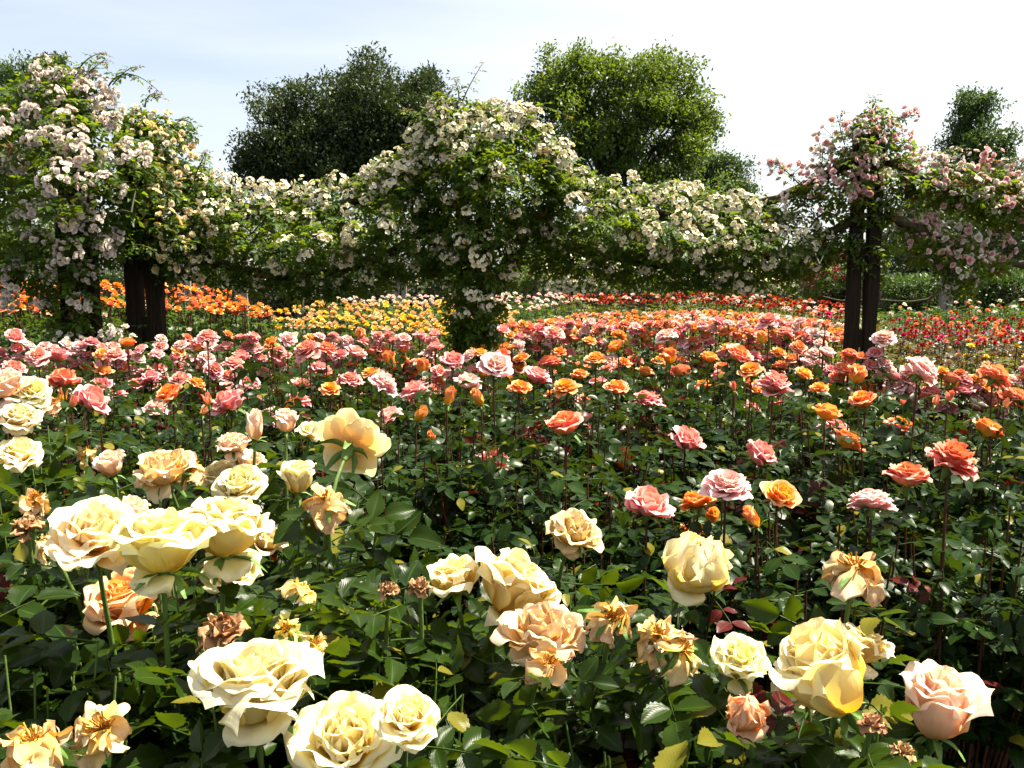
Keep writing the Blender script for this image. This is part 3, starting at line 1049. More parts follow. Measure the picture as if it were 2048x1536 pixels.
for k in range(5):
    rr = RS(800 + k)
    off = rr.normal(0, .06, 2)
    mb = MB()
    path = bezier((off[0], off[1], -1), (off[0], off[1], -.6), (0, 0, -.3), (0, 0, -.012), 12)
    tube(mb, path, np.linspace(.0045, .0028, 12), 5)
    STEMS.append(mb.mesh('rose_stem', M['redstem']))
    lf = MB()
    n = 13
    ts = -np.linspace(.085, .52, n) + rr.uniform(-.015, .015, n)
    pos = np.stack([off[0] * np.abs(ts) * .5, off[1] * np.abs(ts) * .5, ts], 1)
    Rl = leaf_dirs(rr, n, rr.uniform(0, 6.28), (-.1, .5))
    S = rr.uniform(.030, .048, n) * np.linspace(.6, 1.15, n)
    scatter(lf, LEAF_MID, Rl, pos + Rl[:, :, 1] * (S * .4)[:, None], S, rr, yg=(rr.uniform(0, 1, n) < .06) * 1.0)
    SLEAF.append(lf.mesh('rose_foliage', M['leaf_mid']))

CORAL = [
    (1300, 997, 95, 'pink'), (1392, 990, 74, 'orange'), (1455, 955, 96, 'palepink'), (1565, 985, 76, 'orange'), (1527, 900, 72, 'pink'), (1742, 988, 86, 'palepink'),
    (1817, 945, 82, 'coral'), (1910, 905, 98, 'coral'), (1700, 877, 68, 'orange'), (1655, 820, 62, 'orange'), (1674, 848, 64, 'pink'), (1725, 795, 60, 'orange'),
    (1770, 800, 46, 'orange'), (1803, 843, 66, 'coral'), (1980, 855, 66, 'orange'), (1380, 872, 70, 'pink'), (1250, 922, 56, 'orange'), (1172, 934, 50, 'orange'),
    (988, 912, 66, 'pink'), (1128, 842, 78, 'coral'), (1168, 855, 50, 'pink'), (1232, 771, 52, 'orange'), (1295, 788, 64, 'pink'), (1552, 760, 72, 'pink'),
    (1500, 738, 52, 'orange'), (1362, 740, 46, 'coral'), (1480, 705, 56, 'coral'), (1418, 820, 34, 'orange'), (1468, 772, 20, 'bud'), (970, 822, 42, 'orange'),
    (937, 757, 56, 'palepink'), (992, 728, 66, 'palepink'), (905, 715, 52, 'pink'), (1098, 716, 52, 'coral'), (1042, 714, 36, 'orange'), (825, 775, 60, 'pink'),
    (770, 760, 60, 'coral'), (802, 800, 32, 'orange'), (772, 824, 62, 'orange'), (700, 750, 54, 'pink'), (600, 792, 56, 'pink'), (604, 768, 52, 'pink'),
    (548, 825, 60, 'palepink'), (520, 800, 46, 'coral'), (450, 797, 72, 'pink'), (497, 760, 46, 'pink'), (310, 812, 54, 'palepink'), (335, 783, 58, 'orange'),
    (190, 792, 72, 'pink'), (200, 767, 48, 'pink'), (127, 750, 62, 'coral'), (245, 818, 46, 'coral'), (272, 762, 46, 'pink'), (268, 745, 40, 'palepink'), (250, 732, 36, 'orange'),
    (230, 702, 46, 'pink'), (255, 683, 38, 'orange'), (185, 678, 40, 'pink'), (75, 705, 50, 'pink'), (115, 707, 50, 'coral'), (28, 732, 54, 'pink'), (30, 668, 42, 'coral'),
    (415, 667, 46, 'pink'), (578, 672, 40, 'palepink'), (610, 694, 56, 'pink'), (540, 678, 36, 'orange'), (655, 690, 50, 'coral'), (714, 702, 46, 'pink'),
    (1330, 665, 46, 'palepink'), (1110, 658, 48, 'pink'), (1535, 635, 44, 'pink'), (1770, 667, 52, 'palepink'), (1655, 700, 40, 'palepink'), (1850, 732, 68, 'palepink'),
    (1998, 743, 64, 'coral'), (2034, 786, 56, 'coral'), (1922, 772, 52, 'pink'), (1040, 772, 50, 'orange'), (1130, 766, 58, 'orange'), (1075, 748, 58, 'pink'),
    (1160, 746, 40, 'orange'), (1394, 1060, 66, 'orange'), (1422, 1036, 30, 'bud'), (1507, 1040, 32, 'bud'), (1305, 946, 20, 'bud'), (1298, 1060, 22, 'bud'),
    (866, 880, 22, 'bud'), (1044, 856, 56, 'palepink'), (1064, 878, 40, 'coral'), (540, 880, 52, 'coral'), (396, 838, 40, 'coral'), (410, 820, 22, 'bud'),
    (90, 808, 46, 'pink'), (838, 832, 24, 'bud'), (1265, 995, 40, 'orange'), (1895, 862, 40, 'pink'), (1940, 830, 40, 'pink'), (1905, 770, 40, 'orange'), (1610, 745, 44, 'orange'),
    (1712, 752, 48, 'orange'), (1690, 735, 50, 'coral'), (1790, 765, 50, 'palepink'), (1640, 770, 44, 'orange'), (1660, 775, 32, 'orange'), (1560, 800, 46, 'pink'),
    (1230, 690, 44, 'orange'), (1190, 715, 46, 'orange'), (1270, 715, 40, 'coral'), (1420, 712, 44, 'orange'), (1400, 765, 42, 'orange'), (1340, 715, 42, 'orange'),
    (1170, 800, 54, 'pink'), (1105, 800, 42, 'orange'), (870, 690, 36, 'orange'), (845, 735, 40, 'orange'), (740, 740, 46, 'orange'), (660, 770, 46, 'orange'),
    (470, 720, 48, 'coral'), (480, 708, 44, 'pink'), (430, 735, 44, 'pink'), (455, 745, 40, 'orange'), (360, 755, 46, 'coral'), (395, 760, 44, 'orange'), (300, 750, 46, 'pink'),
    (350, 712, 30, 'orange'), (320, 735, 32, 'orange'), (565, 740, 40, 'orange'), (640, 730, 46, 'pink'), (690, 790, 44, 'orange'), (620, 815, 40, 'orange'), (680, 815, 38, 'orange'),
    (740, 790, 40, 'pink'), (50, 760, 40, 'pink'), (150, 725, 36, 'coral'), (1010, 690, 38, 'orange'), (960, 700, 36, 'orange'), (1195, 760, 44, 'pink'), (1850, 790, 36, 'orange'),
    (1600, 690, 40, 'coral'), (1570, 660, 38, 'pink'), (1500, 660, 36, 'coral'), (1455, 690, 38, 'orange'), (1440, 745, 40, 'pink'), (1390, 690, 36, 'coral'), (1290, 740, 40, 'orange'),
    (1210, 735, 38, 'pink'), (1240, 665, 34, 'orange'), (1180, 680, 34, 'orange'), (1300, 690, 34, 'coral'), (1560, 700, 36, 'orange'), (1620, 720, 38, 'palepink'), (1530, 720, 38, 'pink'),
    (1070, 690, 34, 'coral'), (1140, 700, 36, 'pink'), (930, 790, 36, 'coral'), (880, 760, 36, 'coral'), (790, 730, 36, 'orange'), (20, 785, 36, 'pink'), (100, 730, 36, 'orange'),
    (1960, 805, 44, 'pink'), (2010, 820, 44, 'palepink'), (1880, 812, 40, 'pink'), (1820, 775, 36, 'palepink'), (1745, 725, 36, 'pink'),
]


def fill_coral():
    rr = RS(99)
    have = [(a, b, c) for a, b, c, _ in CORAL]
    out = []
    tries = 0
    while len(out) < 370 and tries < 20000:
        tries += 1
        px = rr.uniform(-40, 2090)
        y0 = 665 if px < 1000 or px > 1700 else 640
        if px > 1780:
            y0 = 735
        elif px > 1660 or 870 < px < 1005:
            y0 = 700
        elif px < 320:
            y0 = 688
        py = y0 + abs(rr.normal(0, 66))
        if py > 815:
            continue
        w = np.interp(py, [640, 700, 800], [26, 34, 40]) * rr.uniform(.8, 1.15)
        if any(abs(px - a) < (w + c) * .28 and abs(py - b) < (w + c) * .14 for a, b, c in have):
            continue
        have.append((px, py, w))
        out.append((px, py, w, rr.choice(['orange', 'coral', 'coral', 'pink', 'palepink', 'pink'] if px > 900 else ['pink', 'palepink', 'pink', 'coral', 'orange', 'palepink']) if py < 790 else rr.choice(['orange', 'pink', 'bud'])))
    return [(a, b, (c if k != 'bud' else c * .6), str(k)) for a, b, c, k in out]


COLOR_WORD = {'pink': 'coral pink', 'palepink': 'pale pink', 'coral': 'deep coral', 'orange': 'orange', 'bud': 'orange bud'}
ORD = ['first', 'second', 'third', 'fourth', 'fifth', 'sixth', 'seventh', 'eighth', 'ninth', 'tenth', 'eleventh', 'twelfth', 'thirteenth', 'fourteenth', 'fifteenth', 'sixteenth',
       'seventeenth', 'eighteenth', 'nineteenth', 'twentieth']
ORD += ['twenty-' + o for o in ORD[:9]] + ['thirtieth'] + ['thirty-' + o for o in ORD[:9]] + ['fortieth']
HAND = {
    (1455, 955): 'pale pink ruffled rose, biggest pale one low on the right of the bed',
    (1300, 997): 'coral pink rose with orange heart standing lowest in front of the bed',
    (1392, 990): 'flat orange rose directly right of the lowest coral pink rose',
    (1565, 985): 'orange rose with pink skirt petals beside the red young shoots',
    (1527, 900): 'ruffled coral pink rose just above the red young shoots',
    (1742, 988): 'wide pale pink rose with a leaf across its lower side',
    (1817, 945): 'deep coral rose hanging just above right of the wide pale pink rose',
    (1910, 905): 'largest deep coral rose near the right edge with pink outer petals',
    (1394, 1060): 'orange and pink rose peeping over the ball-shaped yellow rose',
    (1422, 1036): 'closed orange bud above right of the ball-shaped yellow rose',
    (1507, 1040): 'closed orange bud on a red stem, right of the other low bud',
    (988, 912): 'coral pink rose standing alone low at the centre of the bed',
    (1172, 934): 'orange cupped rose low at the centre, left of another orange one',
    (1250, 922): 'orange rose with pink edges, right of the low orange cupped rose',
    (1128, 842): 'large deep coral double rose with a pink rose tucked at its right',
    (1380, 872): 'coral pink ruffled rose alone among dark leaves right of centre',
    (1850, 732): 'pale pink clustered rose standing tall right of the twin-plank post',
    (1998, 743): 'tall deep coral rose near the right edge above its neighbours',
    (2034, 786): 'deep coral rose cut off by the right edge',
    (1770, 667): 'creamy pale pink rose standing in front of the twin-plank post foot',
    (1535, 635): 'coral pink rose raised highest over the bed, left of the twin-plank post',
    (540, 880): 'deep coral rose behind the pink-tinged cream rosebud',
}


def coral_roses():
    rr = RS(1234)
    rows = CORAL + fill_coral()
    items = []
    for px, py, w, mat in rows:
        if mat in ('coral', 'orange') and px < 880 and (px, py) not in HAND and rr.uniform() < (.7 if mat == 'coral' else .3):
            mat = 'pink' if rr.uniform() < .6 else 'palepink'
        D = {'pink': .098, 'palepink': .098, 'coral': .095, 'orange': .085, 'bud': .034}[mat] * rr.uniform(.95, 1.06)
        if w < 50 and mat != 'bud':
            D *= np.interp(w, [25, 50], [1.02, .95])
        s = FPX * D / w
        d = s * ray(px, py)[1]
        d = max(d, 1.7)
        d = min(d, coral_back(px))
        D = min(D, w * (1.0 if mat != 'bud' else .9) * d / FPX)
        items.append([px, py, mat, D * (float(np.interp(w, [38, 66], [1.0, 1.16])) if mat != 'bud' else 1.05), d])
    keys = {}
    for it in items:
        px, py, mat, D, d = it
        if (px, py) in HAND:
            continue
        zone = ('left of the left posts' if px < 240 else 'right of the left posts' if px < 560 else 'left of the centre pillar' if px < 900 else
                'right of the centre pillar' if px < 1330 else 'left of the plank post' if px < 1690 else 'right of the plank post')
        row = 'front' if d < 2.6 else ('middle' if d < 3.6 else 'back')
        keys.setdefault((mat, zone, row), []).append(it)
    lab = {}
    for (mat, zone, row), lst in keys.items():
        lst.sort(key=lambda a: a[0])
        nmw = '' if mat == 'bud' else ' rose'
        for k, it in enumerate(lst):
            if len(lst) == 1:
                lab[id(it)] = f'only {COLOR_WORD[mat]}{nmw} in the {row} rows {zone}'
            else:
                lab[id(it)] = f'{ORD[k]} {COLOR_WORD[mat]}{nmw} from the left in the {row} rows {zone}'
    for it in items:
        px, py, mat, D, d = it
        label = HAND.get((px, py)) or lab[id(it)]
        C = P(px, py, d)
        ax = unit(np.array([rr.normal(.08, .34), rr.normal(-.14, .28), 1]))
        if (px, py) in ((1998, 743), (2034, 786)):
            ax = unit(np.array([.5, .1, .6]))
        me = SH[mat][int(rr.integers(len(SH[mat])))]
        hz = .30 * D if mat != 'bud' else .55 * D
        B = C - ax * hz
        G = np.array([B[0], B[1], 0])
        nm = {'bud': 'rosebud', 'orange': 'orange_rose', 'coral': 'coral_rose', 'pink': 'pink_rose', 'palepink': 'pale_pink_rose'}[mat]
        t = thing(nm, label, 'rosebud' if mat == 'bud' else 'rose', G, 'coral, pink and orange roses of the middle bed')
        R = axis_frame(ax, rr.uniform(0, 6.28))
        b = link('bloom', me, t)
        b.matrix_local = Matrix.Translation((0, 0, B[2])) @ Matrix(R.tolist()).to_4x4() @ Matrix.Scale(D, 4)
        c = link('calyx', CAL, t)
        c.matrix_local = Matrix.Translation((0, 0, B[2])) @ Matrix(R.tolist()).to_4x4() @ Matrix.Scale(D if mat != 'bud' else D * 2, 4)
        k = int(rr.integers(5))
        rz = rr.uniform(0, 6.28)
        s = link('stem', STEMS[k], t, (0, 0, B[2]))
        s.rotation_euler = (0, 0, rz)
        s.scale = (1, 1, B[2])
        f = link('foliage', SLEAF[k], t, (0, 0, B[2]))
        f.rotation_euler = (0, 0, rz)


coral_roses()


# ------------------------------------------------------------------ beds behind
def far_bush(seed, mat, hgt=1.0, size=.055, canes=30, leafs=11, spread=.42):
    lf, cn = bush_arrays(seed, canes, hgt, spread, leafs, size, LEAF_FAR, low=.25, yg_p=.0)
    v, q, mi, at = cn.arrays()
    lf.add(v, q, 1)
    return lf.mesh('bed_bush', [M[mat], M['redstem']])


FARB = {m: [far_bush(1000 + k, m) for k in range(3)] for m in ('leaf_far', 'leaf_olive', 'leaf_ruddy')}


def far_rose(mat, seed, n=16):
    """bloom with its stem and a few leaves in one small mesh, bloom diameter 1 unit at the origin"""
    mb = bloom_mb('coral', 1.0, seed, 4, 4, n=n, hscale=1.15)
    tube(mb, [(0, 0, 0), (.2, 0, -2.5), (.3, .2, -6)], [.05, .06, .06], 4, 1)
    rr = RS(seed)
    Rl = leaf_dirs(rr, 4, 1.0)
    scatter(mb, LEAF_FAR, Rl, np.array([(.1, 0, -1.5), (.15, 0, -2.3), (.2, 0, -3), (.2, 0, -3.6)]), .5, rr, mat=2)
    return mb.mesh(mat + '_far_rose', [M[mat], M['redstem'], M['leaf_far']])


FARR = {m: [far_rose(m, 2000 + 10 * i + k) for k in range(3)] for i, m in enumerate(('orange', 'coral', 'pink', 'yellow', 'buff', 'blush', 'red', 'magenta', 'white', 'palepink'))}


def bed(name, cat, poly, dfun, n, mats, D, leaf, label, group, seed, bush_label, drop=.03, bush_gap=.42, mind=.46):
    rr = RS(seed)
    pts, tries = [], 0
    while len(pts) < n and tries < n * 60:
        tries += 1
        px, py = pick_in(rr, poly, 1)[0]
        d = dfun(py)
        wpx = FPX * D / d
        if any(abs(px - a) < wpx * mind * 1.3 and abs(py - b) < wpx * mind * .6 for a, b in pts):
            continue
        pts.append((px, py))
    tops = []
    for px, py in pts:
        d = dfun(py) * rr.uniform(.97, 1.03)
        C = P(px, py, d)
        tops.append(C)
        mt = mats[int(rr.integers(len(mats)))]
        o = link(name, FARR[mt][int(rr.integers(3))], None, C)
        s = D * rr.uniform(.8, 1.15)
        o.scale = (s, s, s)
        o.rotation_euler = (rr.normal(0, .2), rr.normal(0, .2), rr.uniform(0, 6.28))
        tag(o, label[mt] if isinstance(label, dict) else label, cat, group)
    # bushes under them
    used = set()
    pg = pick_in(rr, poly, 900)
    for px, py in pg:
        d = dfun(py)
        C = P(px, py, d)
        key = (round(C[0] / bush_gap), round(C[1] / bush_gap))
        if key in used:
            continue
        used.add(key)
        o = link('rose_bush', FARB[leaf][int(rr.integers(3))], None, (C[0], C[1], 0))
        h = C[2] - drop + rr.normal(0, .03)
        o.scale = (1.15, 1.15, h)
        o.rotation_euler = (0, 0, rr.uniform(0, 6.28))
        tag(o, bush_label, 'rose bush', 'bushes: ' + group)


def lin(y0, d0, y1, d1):
    return lambda py: float(np.interp(py, [y0, y1], [d0, d1]))


bed('orange_rose', 'rose', [(-30, 568), (240, 568), (370, 570), (450, 582), (545, 622), (530, 642), (430, 625), (300, 622), (-30, 628)], lin(565, 7.6, 645, 6.4), 170, ['orange', 'orange', 'coral'], .088,
    'leaf_far', 'bright orange rose crowded in the bed behind the left posts', 'orange roses behind the left posts', 61, 'green leafy bush of the orange rose bed behind the left posts', drop=.0, mind=.42)
bed('yellow_rose', 'rose', [(530, 625), (640, 608), (900, 606), (1040, 620), (1030, 660), (880, 672), (780, 660), (560, 660)], lin(604, 10.0, 680, 7.0), 190, ['yellow', 'buff', 'buff', 'yellow', 'buff'], .085,
    'leaf_far', {'yellow': 'bright yellow rose in the bed behind the centre pillar', 'buff': 'buff yellow rose in the bed behind the centre pillar'}, 'yellow roses behind the centre pillar', 62, 'leafy bush of the yellow rose bed behind the centre pillar')
bed('yellow_rose', 'rose', [(720, 660), (1000, 665), (1150, 670), (1000, 700), (880, 710), (760, 690)], lin(655, 6.6, 712, 5.6), 34, ['buff', 'yellow', 'blush'], .066,
    'leaf_olive', {'yellow': 'small yellow rose at the foot of the centre pillar', 'buff': 'small buff rose at the foot of the centre pillar', 'blush': 'small pale rose at the foot of the centre pillar'}, 'small roses at the foot of the centre pillar', 63, 'olive leafy bush at the foot of the centre pillar')
bed('white_rose', 'rose', [(-40, 628), (300, 628), (420, 640), (560, 650), (700, 665), (760, 690), (600, 692), (300, 690), (-40, 688)], lin(628, 6.3, 692, 4.7), 14, ['white', 'blush'], .05,
    'leaf_far', {'white': 'small white rose in the green bushes at the foot of the left posts', 'blush': 'small blush rose in the green bushes at the foot of the left posts'}, 'roses at the foot of the left posts', 70, 'plain green leafy bush at the foot of the left posts')
bed('blush_rose', 'rose', [(640, 598), (900, 590), (1120, 588), (1180, 600), (1060, 622), (900, 612), (700, 606)], lin(588, 13.0, 622, 10.5), 110, ['blush', 'blush', 'white', 'palepink'], .085,
    'leaf_far', {'blush': 'small blush rose in the distant pale row', 'white': 'small white rose in the distant pale row', 'palepink': 'small pale pink rose in the distant pale row'}, 'pale roses in the distant row', 64, 'leafy bush of the distant pale rose row')
bed('red_rose', 'rose', [(1120, 592), (1400, 586), (1560, 592), (1700, 612), (1700, 640), (1560, 622), (1400, 606), (1200, 608)], lin(586, 12.5, 640, 9.5), 170, ['red', 'red', 'coral', 'palepink', 'red'], .08,
    'leaf_olive', {'red': 'small scarlet rose in the far bed left of the plank post', 'coral': 'small coral rose in the far bed left of the plank post', 'palepink': 'small pale pink rose in the far scarlet bed'}, 'scarlet roses in the far bed', 65, 'olive leafy bush of the far scarlet rose bed')
bed('floribunda_rose', 'rose', [(1000, 655), (1150, 632), (1300, 626), (1460, 626), (1580, 635), (1700, 655), (1700, 690), (1560, 690), (1400, 662), (1200, 660), (1050, 690)], lin(624, 9.0, 692, 5.8), 290, ['coral', 'pink', 'orange', 'coral', 'palepink'], .085,
    'leaf_olive', {'coral': 'small coral rose massed behind the middle bed', 'pink': 'small pink rose massed behind the middle bed', 'orange': 'small orange rose massed behind the middle bed', 'palepink': 'small pale pink rose massed behind the middle bed'},
    'small roses massed behind the middle bed', 66, 'olive leafy bush under the small massed roses')
bed('crimson_rose', 'rose', [(1780, 640), (1880, 632), (2080, 640), (2080, 690), (1900, 690), (1780, 675)], lin(630, 9.5, 692, 7.2), 125, ['red', 'red', 'magenta', 'coral', 'red'], .066,
    'leaf_ruddy', {'red': 'small crimson rose in the ruddy bed right of the plank post', 'magenta': 'small magenta rose in the ruddy bed right of the plank post', 'coral': 'small coral rose in the ruddy bed right of the plank post', 'yellow': 'small yellow rose in the ruddy bed right of the plank post'},
    'crimson roses right of the plank post', 67, 'ruddy leafy bush right of the plank post')
bed('yellow_rose', 'rose', [(1780, 690), (2080, 690), (2080, 735), (1900, 735), (1790, 720)], lin(680, 6.9, 740, 5.7), 16, ['yellow', 'buff', 'red'], .065,
    'leaf_olive', {'yellow': 'small yellow rose in the yellow-green bush right of the plank post', 'buff': 'small buff rose in the yellow-green bush right of the plank post', 'red': 'small red rose in the yellow-green bush right of the plank post'},
    'yellow roses right of the plank post', 68, 'yellow-green leafy bush right of the plank post')
bed('blush_rose', 'rose', [(1780, 610), (1850, 604), (2080, 600), (2080, 632), (1900, 628), (1780, 634)], lin(600, 12.0, 634, 9.8), 30, ['blush', 'coral', 'white', 'red'], .07,
    'leaf_far', {'blush': 'small blush rose in the far right green row', 'coral': 'small coral rose in the far right green row', 'white': 'small white rose in the far right green row', 'red': 'small red rose in the far right green row'},
    'roses in the far right green row', 69, 'leafy green bush of the far right row')


# a magenta rose on a tall stem by the plank post
def lone(px, py, d, D, mat, label, nm):
    C = P(px, py, d)
    o = link(nm, FARR[mat][0], None, C)
    o.scale = (D, D, D)
    o.rotation_euler = (.4, .2, 1)
    tag(o, label, 'rose')


lone(1655, 632, 4.6, .062, 'magenta', 'single magenta rose on a tall stem left of the plank post', 'magenta_rose')

# ------------------------------------------------------------------ pergola posts and ropes


def plank_post(px, d, top_py, half, label, mat='timber', planks=2, base_d=None, blocks=(), name='wooden_post', gap=.035, group='timber posts of the rope pergola'):
    T = P(px, top_py, d)
    G = np.array([T[0], d, 0])
    hgt = T[2]
    t = thing(name, label, 'post', G, group)
    w = half
    rr = RS(int(px) + 5)
    for k in range(planks):
        x = (k - (planks - 1) / 2) * (w + gap)
        mb = MB()
        n = 14
        zs = np.linspace(0, hgt - rr.uniform(0, .05), n)
        y = rr.uniform(-.01, .01)
        for z0, z1 in zip(zs[:-1], zs[1:]):
            pass
        # one timber with slightly worn, wandering edges
        ring = []
        for z in zs:
            jx, jy = rr.normal(0, .0025, 2)
            h = w / 2
            ring.append([(x - h + jx, y - h + jy, z), (x + h + jx, y - h - jy, z), (x + h - jx, y + h + jy, z), (x - h - jx, y + h, z)])
        ring = np.array(ring)
        q = []
        for i in range(n - 1):
            for j in range(4):
                q.append((i * 4 + j, i * 4 + (j + 1) % 4, (i + 1) * 4 + (j + 1) % 4, (i + 1) * 4 + j))
        q.append(((n - 1) * 4, (n - 1) * 4 + 1, (n - 1) * 4 + 2, (n - 1) * 4 + 3))
        mb.add(ring.reshape(-1, 3), q)
        mb.build('upright', M[mat], t, smooth=False)
    for bz, bh in blocks:
        mb = MB()
        hw = (planks * w + (planks - 1) * gap) / 2 - w * .55
        box(mb, (-hw, -w * .42, hgt * bz), (hw, w * .42, hgt * bz + bh))
        mb.build('spacer_block', M[mat], t, smooth=False)
    return G, hgt


plank_post(272, 5.9, 230, .095, 'broad dark twin-plank post behind the pale pink climbing rose', blocks=((.2, .1), (.45, .1), (.7, .1), (.9, .1)))
plank_post(135, 5.6, 190, .09, 'dark twin-plank post mostly wrapped in the pale pink climbing rose', blocks=((.3, .1), (.6, .1), (.9, .1)))
plank_post(945, 6.2, 255, .10, 'dark twin-plank post hidden inside the white climbing rose at centre', blocks=((.3, .1), (.6, .1), (.9, .1)))
plank_post(1740, 6.0, 262, .075, 'bare dark twin-plank post with spacer blocks at right', blocks=((.15, .12), (.42, .12), (.66, .10), (.80, .09), (.95, .1)))


def rope(pts, rad, label, n=40, mat='rope', name='rope', group='ropes slung between the posts'):
    """a hanging rope through picture points (x, y, distance)"""
    W = np.array([P(*p) for p in pts])
    t = np.linspace(0, 1, len(W))
    tt = np.linspace(0, 1, n)
    # smooth quadratic interpolation through three or more points
    path = np.stack([np.interp(tt, t, W[:, c]) for c in range(3)], 1)
    for _ in range(8):
        path[1:-1] = (path[:-2] + path[1:-1] * 2 + path[2:]) / 4
    rr = RS(int(pts[0][0]) + int(pts[0][1]))
    mb = MB()
    G = path[0].copy()
    tube(mb, path - G, rad * (1 + .18 * rr.normal(0, 1, n).clip(-1.5, 1.5)), 7)
    o = mb.build(name, M[mat], None, G)
    tag(o, label, 'rope', group)
    return path


rope([(1706, 322, 6.0), (1640, 358, 6.05), (1560, 398, 6.1), (1450, 430, 6.15), (1330, 440, 6.2), (1150, 380, 6.2), (985, 290, 6.2)], .034, 'thick mossy rope sagging from the plank post to the centre pillar')
rope([(905, 290, 6.2), (780, 380, 6.15), (600, 440, 6.1), (430, 400, 6.0), (310, 300, 5.9)], .034, 'thick rope under white blossom between the left posts and centre pillar')
rope([(1774, 322, 6.0), (1850, 360, 6.1), (1950, 400, 6.25), (2060, 428, 6.4), (2200, 420, 6.6)], .034, 'upper thick rope sagging right from the plank post')
rope([(1774, 430, 6.0), (1830, 455, 6.1), (1900, 490, 6.2), (1980, 520, 6.35), (2120, 540, 6.6)], .03, 'lower thick rope sagging right from the plank post')
rope([(1706, 440, 6.0), (1600, 500, 6.1), (1400, 545, 6.2), (1150, 500, 6.2), (985, 430, 6.2)], .03, 'lower rope sunk in white blossom right of the centre pillar')
rope([(905, 430, 6.2), (760, 520, 6.15), (600, 560, 6.1), (430, 530, 6.0), (310, 440, 5.9)], .03, 'lower rope in dark leaves left of the centre pillar')

# ------------------------------------------------------------------ climbing roses


def floret(rr, n, double, fine=4):
    mb = MB()
    for i in range(n):
        t = i / max(1, n - 1)
        if double:
            th = [20 + 70 * t, 10 + 60 * t, -10 + 60 * t, 0 + 80 * t]
            L, Wd = .42 + .16 * t, .26 + .1 * t
        else:
            th = [75, 68, 60, 72]
            L, Wd = .52, .34
        th = [a + rr.normal(0, 9) for a in th]
        v, q, pv, ed = petal(rr, i * (2.39996 if double else 6.283 / n) + rr.normal(0, .12), .03, 0, th, L, Wd, .4, .1, .07, fine, fine)
        mb.add(v, q, 0, pv=pv, pt=t)
    return mb.arrays()


def cluster_mesh(name, mat, seed, count, size, spread, double, petals, dome=.55):
    rr = RS(seed)
    mb = MB()
    fl = [floret(rr, petals, double) for _ in range(3)]
    pts = []
    k = 0
    while len(pts) < count and k < 400:
        k += 1
        a, e = rr.uniform(0, 6.28), math.acos(rr.uniform(-.1, 1))
        p = np.array([math.cos(a) * math.sin(e) * spread, math.cos(e) * spread * dome, math.sin(a) * math.sin(e) * spread]) * rr.uniform(.75, 1.05)
        if all(np.linalg.norm(p - o) > size * .52 for o in pts):
            pts.append(p)
    for p in pts:
        ax = unit(p + np.array([0, .35 * spread, .1 * spread]) + rr.normal(0, .3 * spread, 3))
        R = axis_frame(ax, rr.uniform(0, 6.28))
        v, q, mi, at = fl[int(rr.integers(3))]
        s = size * rr.uniform(.8, 1.15)
        mb.add(v * s @ R.T + p, q, 0, pv=at['pv'], pt=at['pt'], rnd=rr.uniform())
        mid = p * .35 + np.array([0, -.25 * spread, 0])
        tube(mb, [p, mid, np.array([0, -.7 * spread, 0])], [.0016, .0014, .002], 3, 1)
    return mb.mesh(name, [M[mat], M['stem']])


CL = {
    'white': [cluster_mesh('white_cluster', 'white', 3000 + k, [15, 20, 26, 11, 17, 30][k], .031, [.046, .056, .066, .040, .05, .075][k], False, 6) for k in range(6)],
    'pinkwhite': [cluster_mesh('pinkish_white_cluster', 'pinkwhite', 3100 + k, [12, 16, 20, 9, 24, 14][k], .044, [.058, .068, .082, .048, .092, .064][k], True, 12) for k in range(6)],
    'cream': [cluster_mesh('cream_cluster', 'ivory' if k > 1 else 'white', 3200 + k, [2, 4, 5, 3, 3, 4][k], .055, [.05, .07, .075, .05, .06, .07][k], True, 12) for k in range(6)],
    'softpink': [cluster_mesh('pink_cluster', 'softpink' if k % 2 == 0 else 'pinkwhite', 3300 + k, [2, 4, 5, 3, 7, 4][k], .05, [.04, .065, .075, .05, .085, .06][k], True, 13) for k in range(6)],
    'magenta': [cluster_mesh('magenta_cluster', 'magenta', 3400 + k, [5, 8, 6][k], .05, .09, True, 8) for k in range(3)],
    'farwhite': [cluster_mesh('far_white_cluster', 'white', 3500 + k, [8, 12, 16][k], .07, [.12, .15, .18][k], False, 5) for k in range(3)],
}


